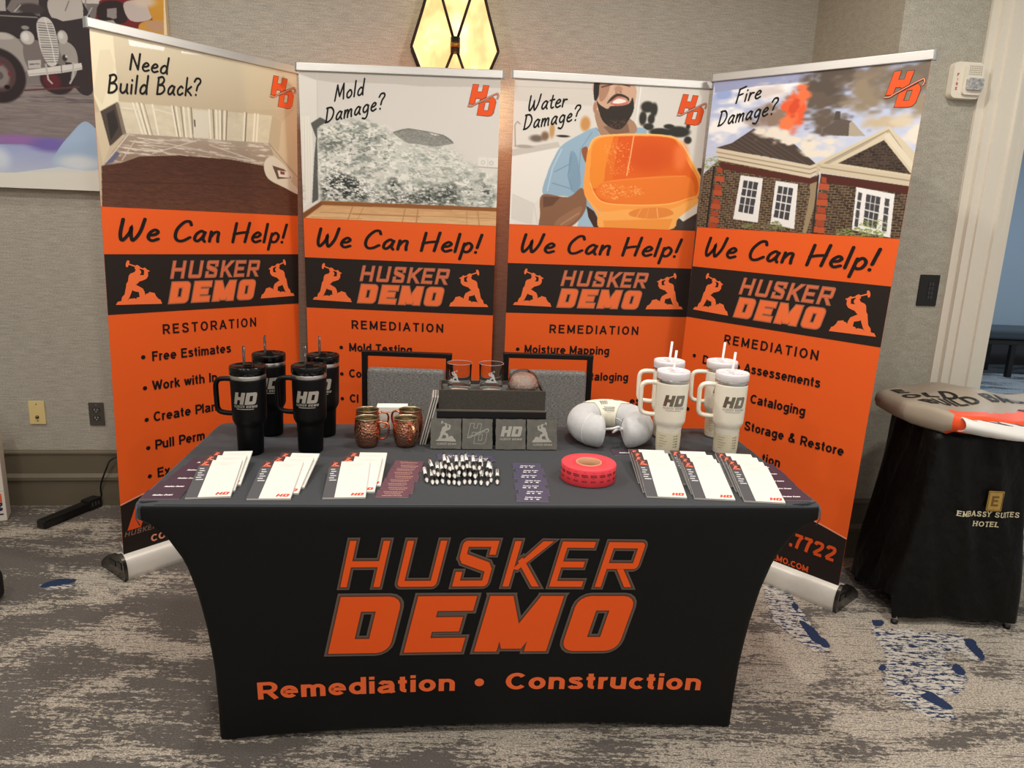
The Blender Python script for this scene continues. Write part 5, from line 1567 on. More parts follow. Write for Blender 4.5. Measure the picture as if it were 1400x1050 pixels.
# ------------------------------------------------------------------ notepads
M_strip = mat('charcoal_pad_strip', (76, 76, 80), 0.6)
M_padside = mat('pad_edge', (214, 210, 204), .8, noise=.06, scale=(4, 4, 900))
M_salmon = mat('salmon_ink', (226, 112, 86), .6)
M_redink = mat('red_ink', (206, 70, 50), .6)
M_darkred = mat('dark_red_panel', (74, 46, 46), .6)
PW, PL, PT = .112, .205, .0052
def make_pad():
    t = thing('notepad', 'notepad', 'notepad')
    mb = MB(); mb.box((PW / 2, PL / 2, PT / 2), (PW, PL, PT)); sheets = mb.build('sheets', M_padside, t)
    F = lambda k: (lambda x, y: (x, y, PT + .0002 + .00025 * k))
    mb = MB(); mb.soup(S_poly(quadbar(.0005, .0005, PW - .0005, PL - .0005)), F(0))
    page = mb.build('top_page', M_white, t, recalc=False)
    sw = .031
    mb = MB(); mb.soup(S_poly(quadbar(0, 0, sw, PL)), F(1), 0); mb.soup(S_poly(quadbar(0, PL - .036, sw, PL)), F(2), 1)
    mb.soup(S_map(s_worker(False), lambda a, b: (.003 + a * .026, PL - .033 + b * .029)), F(3), 2)
    for k in range(6): mb.soup(S_poly(quadbar(.006 + (k % 2) * .002, PL - .052 - k * .0125, .006 + (.012, .016, .011, .018, .014, .021)[k], PL - .0475 - k * .0125)), F(3), 3)
    mb.build('printed_strip', [M_strip, M_darkred, M_salmon, mat('pale_grey_ink', (206, 206, 208), .6)], t, recalc=False)
    mb = MB()
    mb.soup(S_fit(w_hd(), PW - .040, .009, .035, .0135), F(1), 0)
    mb.build('corner_letters', M_redink, t, recalc=False)
    mb = MB()
    for k, (a, b) in enumerate(((.042, .1), (.05, .092), (.056, .085))): mb.soup(S_poly(quadbar(a, PL - .018 - k * .006, b, PL - .0172 - k * .006)), F(1))
    mb.build('page_heading', mat('faint_grey_ink', (206, 202, 196), .7), t, recalc=False)
    return t
pad0 = [None]
WORDS = ['topmost', 'second from the top', 'third from the top', 'bottom']
def pad_fan(x, y, rot, n, step, dxs, rots, where):
    tilt = math.asin(PT * 1.28 / step)
    for k in range(n):            # k = 0 is the front, topmost pad
        c, s = math.cos(rot), math.sin(rot)
        lx = x + dxs[k] * c - k * step * s; ly = y + dxs[k] * s + k * step * c
        word = 'bottom' if k == n - 1 else WORDS[k]
        lab = '%s notepad of the fan %s' % (word, where)
        loc = T_(lx, ly, TH + .0008); r = (tilt if k < n - 1 else tilt * .93, 0, TYAW + rot + rots[k])
        if pad0[0] is None:
            pad0[0] = make_pad(); o = pad0[0]; o.location = loc; o.rotation_euler = r; o['label'] = lab; o['group'] = 'white notepads'
        else: copy_thing(pad0[0], loc, r, lab, 'white notepads')
pad_fan(-.797, -.340, .10, 3, .043, [0, .004, .012], [0, -.01, -.015], 'at the left end, beside the dark cards')
pad_fan(-.641, -.345, .015, 3, .043, [0, .014, .022], [0, -.05, -.06], 'in the middle of the left-hand three')
pad_fan(-.448, -.337, .04, 3, .045, [0, .022, .036], [0, -.06, -.05], 'nearest the purple cards')
pad_fan(.431, -.318, -.10, 4, .036, [0, -.004, -.003, -.006], [0, .015, .01, .02], 'just right of the red ticket roll')
pad_fan(.564, -.330, -.12, 4, .037, [0, -.002, -.001, -.010], [0, .0, .02, .04], 'in the middle of the right-hand three')
pad_fan(.699, -.348, -.145, 4, .038, [0, -.002, -.006, -.012], [0, .0, .02, .03], 'at the right end, beside the dark cards')

# ------------------------------------------------------------------ business cards
M_purple = mat('dark_plum_card', (62, 50, 64), 0.45, spec=.5, noise=.08)
M_plum = mat('reddish_plum_card', (98, 66, 78), 0.4, spec=.5, noise=.08)
M_navyc = mat('slate_violet_card', (74, 70, 92), 0.4, spec=.5, noise=.08)
M_cedge = mat('pale_card_edge', (150, 140, 150), .6)
M_tanink = mat('tan_ink', (196, 150, 128), .6)
def make_card(M, style):
    t = thing('business_card', 'card', 'card')
    w, h = (.100, .066) if style == 'name' else (.088, .052)
    mb = MB(); mb.box((0, h / 2, .0006), (w, h, .0010)); mb.build('card', [M], t)
    mb = MB(); mb.box((0, -.0002, .0006), (w, .0006, .0012)); mb.build('edge', M_cedge, t)
    F = lambda x, y: (x, y, .0013)
    mb = MB()
    if style == 'name':
        T = S_fit(sans('Husker Demo', .26, .1), -.026, .024, .050, .0095, .25); mb.soup(T, F)
    elif style == 'lines':
        for k, (a, b) in enumerate(((-.028, .028), (-.022, .024), (-.026, .026))):
            q = a
            rr = random.Random(k + 3)
            while q < b - .003:
                d = rr.uniform(.002, .006); mb.soup(S_poly(quadbar(q, .010 + k * .0125, min(b, q + d), .0138 + k * .0125)), F); q += d + .0012
    else:
        for a, b in ((-.022, -.012), (-.006, .000), (.01, .018)): mb.soup(S_poly(quadbar(a, .012, b, .0165)), F)
        mb.soup(S_fit(sans('Husker Demo', .26, .1), -.020, .024, .044, .0060, .25), F) if style == 'mixed' else None
    mb.build('card_print', M_tanink if style == 'lines' else M_wtxt, t, recalc=False)
    return t
ca = make_card(M_purple, 'name')
ORD = ['frontmost', 'second from the front', 'third from the front', 'fourth from the front', 'fifth from the front', 'sixth from the front', 'seventh from the front', 'eighth from the front', 'farthest back']
first = True
for k, (x, y) in enumerate([(-.866, -.341), (-.858, -.279), (-.846, -.215), (-.843, -.148), (-.836, -.082)]):
    lab = '%s dark plum card in the row along the left table edge' % ('farthest back' if k == 4 else ORD[k])
    loc, r = T_(x + .005, y, TH + .0005 + .0003 * (4 - k) * 0), (.012, 0, TYAW + .04 - k * .01)
    if first: ca.location = loc; ca.rotation_euler = r; ca['label'] = lab; ca['group'] = 'plum cards with white lettering'; first = False
    else: copy_thing(ca, loc, r, lab, 'plum cards with white lettering')
for k, (x, y) in enumerate([(.853, -.338), (.856, -.275), (.862, -.213), (.868, -.150), (.868, -.090)]):
    copy_thing(ca, T_(x, y, TH + .0005), (.012, 0, TYAW - .02 - .01 * k), '%s dark plum card in the row along the right table edge' % ('farthest back' if k == 4 else ORD[k]), 'plum cards with white lettering')
copy_thing(ca, T_(.470, .045, TH + .0005), (0, 0, TYAW), 'dark plum card peeping out behind the notepads right of the red roll', 'plum cards with white lettering')
copy_thing(ca, T_(.695, .040, TH + .0005), (0, 0, TYAW), 'dark plum card peeping out between the two front cream tumblers', 'plum cards with white lettering')
cb = make_card(M_plum, 'lines')
first = True
for k in range(9):
    x, y = -.264 + .010 * k / 3 + (.004 if k % 3 == 1 else -.003), -.325 + k * .0305
    lab = '%s reddish plum card in the fan left of the pens' % ('farthest back' if k == 8 else ORD[k])
    loc, r = T_(x, y, TH + .0006), (.035, 0, TYAW - .02 - .012 * k)
    if first: cb.location = loc; cb.rotation_euler = r; cb['label'] = lab; cb['group'] = 'reddish plum cards'; first = False
    else: copy_thing(cb, loc, r, lab, 'reddish plum cards')
cc = make_card(M_navyc, 'mixed')
first = True
for k in range(7):
    x, y = .113 + .006 * k / 3 + (.005 if k % 2 else -.003), -.350 + k * .043
    lab = '%s violet card in the fan between the pens and the red roll' % ('farthest back' if k == 6 else ORD[k])
    loc, r = T_(x, y, TH + .0006), (.028, 0, TYAW - .06 + .02 * (k % 3))
    if first: cc.location = loc; cc.rotation_euler = r; cc['label'] = lab; cc['group'] = 'violet cards'; first = False
    else: copy_thing(cc, loc, r, lab, 'violet cards')
for k, (x, y, r) in enumerate([(-.105, .002, .10), (-.055, -.002, -.12), (-.012, -.034, .18)]):
    copy_thing(cc, T_(x, y, TH + .0006 + .0012 * k), (0, 0, TYAW + r), ['violet card lying under the left of the pen heap', 'violet card lying behind the middle of the pen heap', 'violet card lying under the right of the pen heap'][k], 'violet cards under the pens')

# ------------------------------------------------------------------ pens
M_penw = mat('white_pen_barrel', (232, 230, 226), .3)
M_pensil = mat('silver_pen_metal', (206, 204, 200), .22, .9)
def make_pen():
    t = thing('ballpoint_pen', 'pen', 'pen')
    mk = lambda prof: (lambda m: m)(MB().lathe(prof, 14))
    def along(prof, name, M):
        m = MB(); m.lathe(prof, 14); m.v = [(a, c_, b) for a, b, c_ in m.v]
        return m.build(name, M, t)
    along([(0, 0), (.0014, .0), (.0024, .003), (.0050, .013), (.0056, .022), (0, .0225)], 'tip', mat('pale_pen_tip', (226, 224, 220), .3, .25))
    along([(0, .0215), (.0054, .022), (.0057, .058), (0, .0585)], 'grip', M_blackpl)
    along([(0, .058), (.0051, .0582), (.0051, .118), (0, .1182)], 'barrel', M_penw)
    along([(0, .118), (.0054, .118), (.0054, .126), (.003, .128), (.003, .138), (.0015, .139), (0, .139)], 'button', M_blackpl)
    m = MB(); m.box((0, .101, .0068), (.0032, .044, .0014)); m.box((0, .122, .0058), (.0032, .004, .003)); m.build('clip', M_pensil, t, bevel=.0004)
    return t
pen = make_pen()
rp = random.Random(12)
plist = []
for k in range(14): plist.append((-.176 + k * .0152 + rp.uniform(-.002, .002), -.222 + rp.uniform(-.012, .012) - .02 * math.sin(PI * k / 13), .0056, 0))
for k in range(12): plist.append((-.158 + k * .0148 + rp.uniform(-.003, .003), -.195 + rp.uniform(-.02, .015), .0162, 1))
for k in range(7): plist.append((-.125 + k * .0165 + rp.uniform(-.003, .003), -.17 + rp.uniform(-.02, .02), .0268, 2))
for k, (x, y, z, lv) in enumerate(plist):
    rot = (x + .075) * -1.2 + rp.uniform(-.06, .06)
    r = (0, rp.choice([0, .4, -.5, 2.6, 1.2]), TYAW + rot)
    lab = 'black and white ballpoint pen lying in the heap, tip towards the front'
    if k == 0: pen.location = T_(x, y, TH + z); pen.rotation_euler = r; pen['label'] = lab; pen['group'] = 'pens in the heap'
    else: copy_thing(pen, T_(x, y, TH + z), r, lab, 'pens in the heap')
# ------------------------------------------------------------------ chairs behind the table
M_cframe = mat('black_chair_metal', (22, 20, 20), 0.4, .3)
M_cfab = mat('grey_woven_upholstery', (116, 115, 113), 0.95, noise=.6, scale=(110, 110, 330), bump=.5)
def make_chair(wdt):
    t = thing('stacking_chair', 'chair', 'chair')
    w = wdt / 2
    mb = MB()
    # back frame: a tall rounded rectangle of square tube, open above the pad
    for sx in (-1, 1):
        mb.box((sx * (w - .013), .0, .66), (.024, .026, .50))
    mb.box((0, 0, .900), (wdt, .024, .022))
    mb.build('back_frame', M_cframe, t, bevel=.003)
    mb = MB(); mb.box((0, -.012, .655), (wdt - .055, .05, .37)); mb.build('back_pad', M_cfab, t, bevel=.014, seg=3)
    mb = MB(); mb.box((0, -.235, .455), (.44, .44, .065)); mb.build('seat', M_cfab, t, bevel=.02, seg=3)
    for sx in (-1, 1):
        mb = MB(); mb.tube([(sx * .20, -.42, .43), (sx * .21, -.44, 0)], .012, 10); mb.build('leg', M_cframe, t)
        mb = MB(); mb.tube([(sx * (w - .013), .0, .44), (sx * .21, .05, 0)], .012, 10); mb.build('leg', M_cframe, t)
    return t
c1 = make_chair(.385)
c1.location = (-.452, 3.09, 0); c1.rotation_euler = (0, 0, .0)
tag(c1, 'black framed chair with grey back, behind the copper mugs', 'chair', 'chairs behind the table')
copy_thing(c1, (.150, 3.09, .015), (0, 0, .05), 'black framed chair with grey back, behind the neck pillow', 'chairs behind the table')

# ------------------------------------------------------------------ wall lamp
M_bronze = mat('dark_bronze', (44, 36, 30), 0.5, .6)
M_brass = mat('aged_brass', (150, 108, 56), 0.4, .8)
M_amber = mat('mottled_amber_glass', (120, 92, 56), 0.4, noise=.2, scale=(9, 9, 9))
_nt = M_amber.node_tree; _b = _nt.nodes['Principled BSDF']
_tc = [q for q in _nt.nodes if q.type == 'TEX_COORD'][0]
_mp = _nt.nodes.new('ShaderNodeMapping'); _mp.inputs['Scale'].default_value = (8, 8, 6); _mp.inputs['Location'].default_value = (.4, 0, .35)
_nt.links.new(_tc.outputs['Object'], _mp.inputs['Vector'])
_nz = _nt.nodes.new('ShaderNodeTexNoise'); _nz.inputs['Scale'].default_value = 1; _nz.inputs['Detail'].default_value = 3
_nt.links.new(_mp.outputs[0], _nz.inputs['Vector'])
_r = _nt.nodes.new('ShaderNodeValToRGB')
_r.color_ramp.elements[0].position = .38; _r.color_ramp.elements[0].color = (.60, .34, .13, 1)
_r.color_ramp.elements[1].position = .66; _r.color_ramp.elements[1].color = (.78, .70, .42, 1)
_e = _r.color_ramp.elements.new(.52); _e.color = (.72, .50, .20, 1)
_nt.links.new(_nz.outputs['Fac'], _r.inputs['Fac'])
_nt.links.new(_r.outputs['Color'], _b.inputs['Emission Color'])
_b.inputs['Emission Strength'].default_value = 1.9
sc_ = thing('wall_lamp', 'glowing amber wall lamp with dark crossed straps, above the mould banner', 'wall lamp', wall_pt(-.329, .002, 0), WR)
half = [(.118, 2.03), (.196, 2.214), (.150, 2.36), (.075, 2.62), (.058, 2.70)]
out = [(-a, z) for a, z in half] + [(a, z) for a, z in reversed(half)]
mb = MB(); mb.prism(out, -.012, -.10, mp=lambda x, z, d: (x, d, z)); mb.build('glass_shade', M_amber, sc_)
mb = MB()
fr = [(x, -.102, z) for x, z in out]
for a, b in zip(fr, fr[1:] + fr[:1]): mb.tube([a, b], .0065, 8)
bk = [(x, -.01, z) for x, z in out]
for a, b in zip(bk, bk[1:] + bk[:1]): mb.tube([a, b], .0055, 8)
mb.build('frame', M_bronze, sc_)
mb = MB(); mb.box((0, -.003, 2.36), (.12, .006, .5)); mb.build('back_plate', M_bronze, sc_)
mb = MB()
for sx in (-1, 1):
    mb.tube([(sx * .094, -.106, 2.52), (sx * .008, -.112, 2.252)], .0062, 10)
    mb.tube([(sx * .006, -.112, 2.21), (sx * .07, -.106, 2.05)], .0062, 10)
mb.build('strap', M_bronze, sc_)
mb = MB(); mb.lathe([(0, -.034), (.021, -.034), (.021, .034), (0, .034)], 24, c=(0, -.115, 2.226)); clasp = mb.build('clasp', M_bronze, sc_)
mb = MB(); mb.lathe([(.0212, -.010), (.0222, -.010), (.0222, .010), (.0212, .010)], 24, c=(0, -.115, 2.226), close=True); mb.build('brass_ring', M_brass, clasp)
_bd = bpy.data.lights.new('wall_lamp_bulb', 'POINT'); _bd.energy = 7.5; _bd.color = (1, .68, .36); _bd.shadow_soft_size = .03
_bo = bpy.data.objects.new('wall_lamp_bulb', _bd); COL.objects.link(_bo); _bo.parent = sc_; _bo.location = (0, -.10, 1.98)

# ------------------------------------------------------------------ painting
pt = thing('painting', 'unframed canvas of old trucks fading into blue, on the wall at the left', 'painting', WP, WR)
mb = MB(); mb.box((-3.0 + .705, -.022, 1.53 + .535), (1.41, .036, 1.07)); mb.build('canvas', mat('canvas_edge', (206, 190, 160), .8), pt, bevel=.002)
picture_mesh('printed_picture', PICS['trucks'], 620, 460, 1.41, 1.07, lambda u, v: (-3.0 + u, -.0408, 1.53 + v), mat_print('painting_ink', .6), pt, 6)

# ------------------------------------------------------------------ fittings on the walls
M_almond = mat('cream_plastic', (226, 220, 204), .4)
fa = thing('fire_alarm', 'cream fire alarm with a strobe lens, on the wall right of the banners', 'fire alarm', wall_pt(1.712, .711, 2.091), WR)
def rrect(w, h, r, n=5):
    p = []
    for cx, cy, a0 in ((w / 2 - r, h / 2 - r, 0), (-w / 2 + r, h / 2 - r, 90), (-w / 2 + r, -h / 2 + r, 180), (w / 2 - r, -h / 2 + r, 270)):
        p += [(cx + r * math.cos(math.radians(a0 + 90 * k / n)), cy + r * math.sin(math.radians(a0 + 90 * k / n))) for k in range(n + 1)]
    return p
mb = MB(); mb.prism(rrect(.128, .138, .02), 0, -.034, mp=lambda x, z, d: (x, d, z)); hous = mb.build('housing', M_almond, fa, bevel=.006, seg=3)
mb = MB(); mb.prism(rrect(.082, .118, .012), -.034, -.046, mp=lambda x, z, d: (x + .018, d, z + .003)); mb.build('front_boss', M_almond, fa, bevel=.004)
mb = MB(); mb.prism(rrect(.068, .044, .008), -.046, -.060, mp=lambda x, z, d: (x + .020, d, z - .016)); mb.build('strobe_lens', mat('strobe_lens_plastic', (206, 206, 206), .08, .7, noise=.5, scale=(90, 90, 90), bump=.8, bump_scale=(120, 120, 120)), fa, bevel=.003)
mb = MB()
for i in range(8):
    for j in range(5): mb.lathe([(0, 0), (.0022, 0), (.0022, .001), (0, .001)], 8, c=(0, 0, 0)); q = len(mb.v) - 32; mb.v[q:] = [(-.006 + i * .0072 + x, -.0462 - z, .022 + j * .0075 + y) for x, y, z in mb.v[q:]]
mb.build('speaker_holes', mat('beige_shadow_plastic', (176, 168, 150), .7), fa)
mb = MB()
for k, ch in enumerate('FIRE'):
    mb.soup(S_fit(sans(ch, .2), -.049 if ch != 'I' else -.0455, .014 - k * .0175, .0085 if ch != 'I' else .0017, .0115), lambda x, z: (x, -.0348, z))
mb.build('red_lettering', mat('red_print', (196, 40, 30), .6), fa, recalc=False)
sw = thing('wall_switch', 'black control plate on the wall beside the door casing', 'switch', wall_pt(1.711, .711, 1.243), WR)
mb = MB(); mb.prism(rrect(.09, .134, .003, 2), 0, -.006, mp=lambda x, z, d: (x, d, z)); mb.build('plate', mat('matte_black_plate', (22, 21, 20), .5), sw, bevel=.0015)
for i in range(2):
    for j in range(4):
        mb = MB(); mb.box((.002 + i * .013, -.007, .028 - j * .019), (.0095, .003, .014)); mb.build('button', mat('grey_button', (52, 52, 54), .4), sw, bevel=.0006)
iv = thing('wall_plate', 'ivory coaxial wall plate low on the wall at the left', 'wall plate', wall_pt(-2.3155, .001, .474), WR)
mb = MB(); mb.prism(rrect(.072, .116, .003, 2), 0, -.006, mp=lambda x, z, d: (x, d, z)); mb.build('plate', mat('ivory_plastic', (226, 204, 142), .4), iv, bevel=.0015)
mb = MB(); mb.lathe([(0, 0), (.008, 0), (.008, .003), (.0048, .004), (.0048, .012), (.002, .012), (.002, .009), (0, .009)], 16); mb.v = [(x, -.006 - z, y - .022) for x, y, z in mb.v]; mb.build('coaxial_jack', mat('dull_brass_metal', (120, 104, 70), .35, .9), iv)
for z in (.042, -.042):
    mb = MB(); mb.lathe([(0, 0), (.0032, 0), (.002, .0012), (0, .0012)], 12); mb.v = [(x, -.006 - q, y + z) for x, y, q in mb.v]; mb.build('screw', mat('dark_screw', (70, 62, 50), .4, .8), iv)
ol = thing('power_outlet', 'grey steel double outlet low on the wall, left of the first banner', 'outlet', wall_pt(-2.0435, .001, .468), WR)
mb = MB(); mb.prism(rrect(.070, .115, .003, 2), 0, -.005, mp=lambda x, z, d: (x, d, z)); mb.build('plate', mat('dark_steel_plate', (112, 108, 104), .35, .9), ol, bevel=.0015)
for z in (.020, -.020):
    mb = MB(); mb.prism(rrect(.034, .028, .008, 3), -.005, -.0075, mp=lambda x, zz, d: (x, d, zz + z)); s_ = mb.build('socket', mat('dark_grey_socket', (66, 62, 60), .4), ol)
    mb = MB()
    for dx in (-.0065, .0065): mb.box((dx, -.0078, z + .003), (.002, .001, .009))
    mb.lathe([(0, 0), (.0025, 0), (.0025, .0006), (0, .0006)], 8); mb.v[-32:] = [(x, -.0078 - q, y + z - .008) for x, y, q in mb.v[-32:]]
    mb.build('slot', mat('pale_slot', (196, 192, 186), .5), s_)
mb = MB(); mb.lathe([(0, 0), (.003, 0), (.002, .0012), (0, .0012)], 12); mb.v = [(x, -.005 - q, y + .046) for x, y, q in mb.v]; mb.build('screw', M_steel, ol)

# ------------------------------------------------------------------ power strip and cord
d_ = (.086, .262); L_s = math.hypot(*d_); ang = math.atan2(d_[1], d_[0])
ps = thing('power_strip', 'black power strip lying on the carpet by the left wall', 'power strip', (-2.098, 3.297, 0), (0, 0, ang - PI / 2))
mb = MB(); mb.box((0, -.03, .024), (.05, .25, .040)); mb.build('housing', M_blackpl, ps, bevel=.008, seg=3)
mb = MB(); mb.box((0, .125, .026), (.058, .075, .052)); e_ = mb.build('plug_block', M_blackpl, ps, bevel=.005)
mb = MB()
for k in range(3): mb.box((.0292, .105 + k * .018, .03), (.001, .008, .02))
mb.build('vent', mat('grey_vent', (70, 70, 72), .5), e_)
cd = MB()
w0 = wall_pt(-1.90, .035, .262)
cd.tube(smooth_line([(-2.048, 3.447, .030), (-2.03, 3.455, .05), (-2.02, 3.44, .11), wall_pt(-2.0, .06, .2), wall_pt(-1.975, .045, .248), w0, wall_pt(-1.7, .045, .24), wall_pt(-1.5, .05, .02)], 8), .0038, 8)
co_ = cd.build('cord', M_blackpl)
co_.parent = ps; co_.matrix_parent_inverse = (Matrix.Translation(ps.location) @ ps.rotation_euler.to_matrix().to_4x4()).inverted()

# ------------------------------------------------------------------ parcel and black bag cut by the left edge
M_carton = mat('white_corrugated_card', (222, 216, 206), .8, noise=.03, scale=(5, 5, 5))
fx = thing('parcel_box', 'white courier parcel standing by the wall at the left edge', 'parcel', (-2.405, 3.335, 0), (0, 0, .45))
mb = MB(); mb.box((-.19, -.06, .22), (.38, .10, .44)); mb.build('carton', M_carton, fx, bevel=.002)
mb = MB(); mb.box((-.19, -.1105, .15), (.38, .001, .002)); mb.build('flap_line', mat('card_crease', (186, 180, 170), .8), fx)
mb = MB()
Tf = S_fit(sans('Fed', .24, .04), 0, 0, .062, .034); Te = S_fit(sans('Ex', .24, .04), .064, 0, .042, .034)
up_ = lambda x, y: (-.012 - y, -.1108, .030 + x)
mb.soup(Tf, up_, 0); mb.soup(Te, up_, 1)
mb.build('courier_lettering', [mat('dark_purple_ink', (44, 30, 74), .6), mat('courier_orange_ink', (232, 92, 30), .6)], fx, recalc=False)
bg = thing('black_bag', 'black bag on the carpet, cut off by the left edge of the photo', 'bag', (-2.026, 2.455, 0), (0, 0, .1))
mb = MB(); mb.box((0, 0, .062), (.27, .2, .124)); mb.build('body', mat('black_nylon', (14, 14, 15), .7), bg, bevel=.03, seg=4)
mb = MB(); mb.tube(smooth_line([(-.06, 0, .12), (-.05, 0, .15), (.05, 0, .15), (.06, 0, .12)], 5), .008, 8); mb.build('handle', M_blackpl, bg)

# ------------------------------------------------------------------ covered stand and folded banner
M_nylon = mat('black_crinkled_nylon', (12, 11, 10), 0.5, spec=.22, bump=.5, bump_scale=(26, 26, 18))
M_nylon.node_tree.nodes['Bump'].inputs['Distance'].default_value = .02
st = thing('covered_stand', 'square stand under a black hotel cover, right of the last banner', 'stand', (1.752, 2.79, 0), (0, 0, -.02))
def cov_ring(z):
    t = z / .77
    a, b = .248 - .072 * t + .006 * math.sin(7 * t), .192 - .012 * t
    P = []
    n = 26
    for k in range(n): P.append((-a + 2 * a * k / n, -b, 0))
    for k in range(n): P.append((a, -b + 2 * b * k / n, 1))
    for k in range(n): P.append((a - 2 * a * k / n, b, 2))
    for k in range(n): P.append((-a, b - 2 * b * k / n, 3))
    out = []
    for x, y, side in P:
        u = x / a if side in (0, 2) else y / b
        wob = .006 * math.sin(u * 9 + z * 7 + side) + .005 * math.sin(u * 4.3 - z * 11) + .004 * math.sin(u * 17 + z * 23)
        wob *= (1 - abs(u) ** 3)
        nx, ny = ((0, -1), (1, 0), (0, 1), (-1, 0))[side]
        w = max(0, 1 - z / .2)
        hem = w * ((.012 + .018 * (1 - u * u)) if side in (0, 2) else (.012 + .075 * (1 - (u * .5 - .5) ** 2) * (u * .5 + .5) if side == 1 else .012 + .10 * (1 - u) * .5))
        k = 1 if abs(u) < .97 else .96
        out.append((x * k + nx * wob, y * k + ny * wob, z + hem))
    return out
Rg = [cov_ring(z) for z in np.linspace(0.012, .77, 30)]
mb = MB(); mb.grid(Rg, 0, True, wrap=True); mb.add(Rg[-1], [tuple(range(len(Rg[-1])))], 0)
cv = mb.build('cover', M_nylon, st)
for (x, y, lean) in ((-.236, -.180, -1), (.225, -.175, 1), (-.23, .17, -1), (.23, .17, 1)):
    mb = MB(); mb.tube([(x + lean * -.012, y - .002, .004), (x - lean * .02, y + .006, .10)], .011, 12); lg = mb.build('leg', M_alu, st)
    mb = MB(); mb.lathe([(0, 0), (.013, 0), (.013, .014), (0, .014)], 14, c=(x - lean * .012, y - .002, 0)); mb.build('foot_cap', M_blackpl, lg)
# embroidered name and badge: front face of the cover
def cface(x, z):
    t = z / .77
    b = .192 - .012 * t
    u = x / (.248 - .072 * t + .006 * math.sin(7 * t))
    wob = (.006 * math.sin(u * 9 + z * 7) + .005 * math.sin(u * 4.3 - z * 11) + .004 * math.sin(u * 17 + z * 23)) * (1 - abs(u) ** 3)
    return (x - .012, -b - wob - .0095, z)
M_gold = mat('gold_badge', (196, 160, 84), .35, .6, noise=.1)
mb = MB()
mb.prism(rrect(.056, .078, .003, 2), 0, -.004, mp=lambda x, z, d: (x + .059, cface(.071, .528)[1] + d, z + .528)); bdg = mb.build('badge', M_gold, cv)
mb = MB(); Fb = lambda x, z: (x + .059, cface(.071, .528)[1] - .0046, z + .528)
mb.soup(S_fit(sans('E', .2), -.014, -.02, .026, .04), Fb); mb.soup(ribbon([(.024, -.032), (.027, 0), (.024, .032)], .003), Fb); mb.soup(ribbon(rrect(.05, .07, .002, 1), .002, True), Fb)
mb.build('badge_mark', mat('dark_gold_ink', (116, 84, 36), .5), bdg, recalc=False)
M_thr = mat('cream_embroidery', (214, 204, 170), .7)
def serif(txt, gap=.16):
    # slab-ended capitals: sans strokes with short end bars
    x = 0; Ts = []
    for ch in txt:
        st_, adv = sans_glyph(ch, .17)
        for p, closed in st_:
            Ts.append(ribbon([(a + x, b) for a, b in p], .17, closed))
            if not closed:
                for q in (p[0], p[-1]):
                    if q[1] <= .01 or q[1] >= .99: Ts.append(ribbon([(q[0] + x - .16, min(.95, max(.05, q[1]))), (q[0] + x + .16, min(.95, max(.05, q[1])))], .10))
        x += adv + gap
    return S_join(*Ts)
mb = MB()
mb.soup(S_map(S_fit(serif('EMBASSY SUITES'), -.058, .462, .235, .021), lambda a, b: (a, b)), cface)
mb.soup(S_fit(serif('HOTEL'), .010, .422, .096, .021), cface)
mb.build('embroidered_lettering', M_thr, cv, recalc=False)

M_vin = mat('taupe_banner_vinyl', (160, 148, 132), .5, spec=.3, noise=.04, scale=(8, 8, 8))
M_vinor = mat('orange_banner_print', (236, 86, 44), .5, spec=.3)
M_vinw = mat('white_banner_back', (226, 224, 220), .5, spec=.3)
M_vind = mat('dark_banner_print', (62, 34, 36), .5)
fb = thing('folded_banner', 'folded vinyl banner with black lettering, heaped on the covered stand', 'folded banner', (1.79, 2.80, .7855), (0, 0, -.02))
def hgt(x, y):
    return .064 + .010 * math.sin(5 * x + 2) * math.cos(6 * y) + .007 * math.sin(14 * x + 9 * y) + .004 * math.sin(31 * x - 17 * y) - .10 * max(0, -x - .21) - .02 * max(0, abs(y) - .2) + .03 * math.exp(-((x + .02) / .16) ** 2 - ((y - .12) / .14) ** 2)
outl = lambda x: (-.235 + .03 * math.sin(4 * x) - .10 * max(0, x + .02) + 3.2 * max(0, -x - .13) ** 2 * 3, .235 - 2.2 * max(0, -x - .10) ** 2 - .1 * max(0, x - .12))
Pg = []
for x in np.linspace(-.275, .40, 40):
    y0, y1 = outl(x); row = []
    for v in np.linspace(0, 1, 30):
        y = y0 + (y1 - y0) * v
        row.append((x, y, hgt(x, y)))
    Pg.append(row)
mb = MB(); mb.grid(Pg, 0)
# skirt of the top sheet down to the stand, all the way round
ringp = [r[0] for r in Pg] + list(Pg[-1][1:]) + [r[-1] for r in reversed(Pg[:-1])] + list(reversed(Pg[0][1:-1]))
rc = Vector((.05, 0, 0))
def skirt(o, zf):
    res = []
    for x, y, z in ringp:
        d = (Vector((x, y, 0)) - rc).normalized()
        wv = .006 * math.sin(23 * x + 17 * y)
        res.append((x + d.x * (o + wv), y + d.y * (o + wv), z * zf - (.015 * (1 - zf) if x < -.2 else -.0)))
    return res
mb.grid([ringp, skirt(.012, .82), skirt(.016, .5), skirt(.006, .16), skirt(-.02, 0)], 0, True, wrap=True)
for fi in range(len(mb.f)):
    c_ = np.mean([mb.v[i] for i in mb.f[fi]], axis=0)
    if c_[0] > -.19 and c_[1] < -.165 + .34 * max(0, c_[0] + .02): mb.m[fi] = 1
sheet = mb.build('top_sheet', [M_vin, M_vinor], fb, recalc=True)
def on_sheet(ox, oy, rot, k=1):
    c, s = math.cos(rot), math.sin(rot)
    def f(a, b):
        x, y = ox + a * c - b * s, oy + a * s + b * c
        return (x, y, hgt(x, y) + .0022)
    return f
mb = MB()
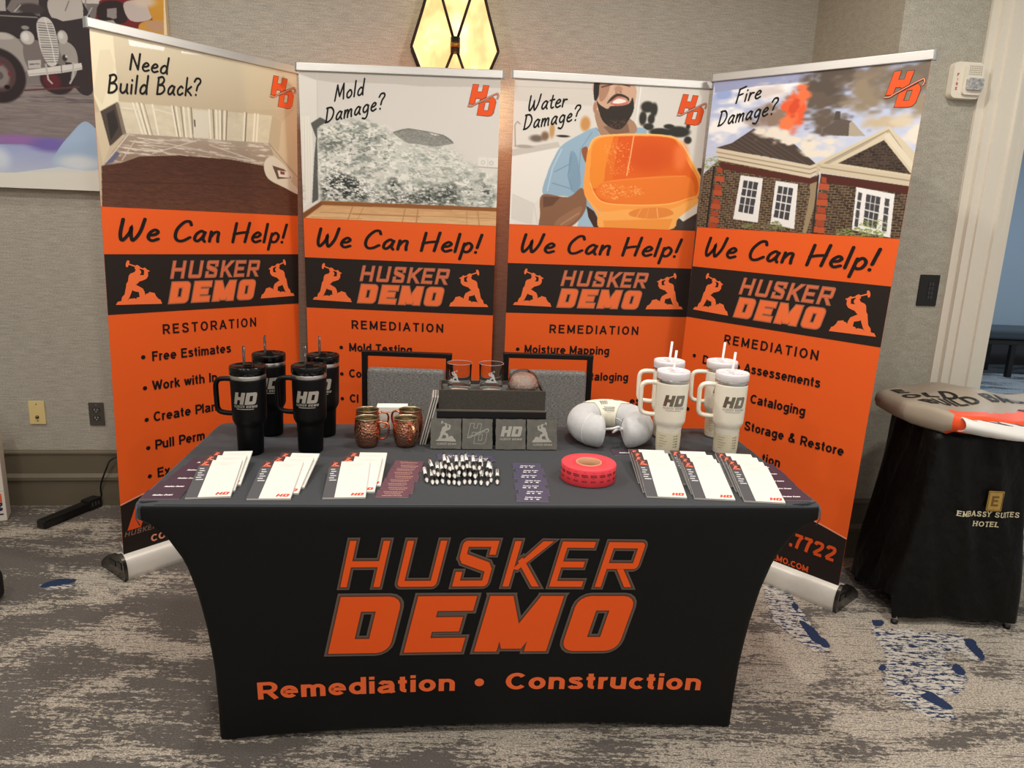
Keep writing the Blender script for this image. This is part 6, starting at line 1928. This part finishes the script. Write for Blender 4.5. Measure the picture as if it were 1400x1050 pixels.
for txt, ox, oy, rot, w, h in (('BUILD BACK', -.215, -.110, .22, .48, .075), ('OLD', -.25, .015, -.15, .2, .065), ('E', -.235, .10, .1, .05, .06)):
    mb.soup(S_sub(S_fit(sans(txt, .2, .14), 0, 0, w, h), .02), on_sheet(ox, oy, rot))
mb.soup(S_sub(S_fit(sans('WANT', .2, .14), 0, 0, .25, .075), .02), on_sheet(.13, -.185, .42))
mb.build('banner_lettering', M_ink, sheet, recalc=False)
# layered folds at the right front
for k in range(5):
    r0 = .012 + .0085 * k
    x_in = -.175 + .014 * (4 - k)
    cy, cz = -.256 + .003 * k, .029
    prof = [(cy + .16, cz + r0 * .66 + .002), (cy + .07, cz + r0 * .70 + .003 * math.sin(k * 2))]
    prof += [(cy + r0 * 1.35 * math.cos(math.radians(a)), cz + r0 * .68 * math.sin(math.radians(a))) for a in np.linspace(90, 270, 14)]
    prof += [(cy + .07, cz - r0 * .66), (cy + .16, cz - r0 * .62)]
    G = []
    for x in np.linspace(x_in, .40, 22):
        q = x - x_in
        dz = .012 * math.sin(q * 12 + k * .5) - .012 * q
        dy = -.03 * q + .012 * math.sin(q * 13 + k * .4)
        row = []
        for y, z in prof:
            yy = y + dy + .25 * max(0, .05 - q)
            zz = max(.0015 + .001 * (5 - k), z + dz)
            if yy > outl(x)[0] - .012: zz = min(zz, hgt(x, yy) - .012 - .006 * (4 - k)) if z > cz else zz
            row.append((x, yy, zz))
        G.append(row)
    mb = MB(); mb.grid(G, 0)
    o = mb.build('fold', [M_vinw if k % 2 == 0 else (M_vind if k == 3 else mat('navy_banner_print', (40, 50, 78), .5))], fb)
    md = o.modifiers.new('thickness', 'SOLIDIFY'); md.thickness = .0035
# ------------------------------------------------------------------ bench in the hall
M_leather = mat('dark_teal_leather', (46, 58, 66), .35, spec=.5)
bn = thing('bench', 'long dark upholstered bench by the blue hall wall beyond the doorway', 'bench', (6.0, 7.95, 0), (0, 0, 0))
mb = MB(); mb.box((0, 0, .455), (2.2, .5, .10)); mb.build('seat_cushion', M_leather, bn, bevel=.025, seg=3)
mb = MB(); mb.box((0, 0, .375), (2.16, .46, .05)); mb.build('frame', mat('black_bench_frame', (18, 18, 20), .5), bn, bevel=.004)
for x in (-.72, 0, .95):
    for y in (-.2, .2):
        mb = MB(); mb.box((x, y, .175), (.05, .05, .35)); mb.build('leg', M_blackpl, bn)
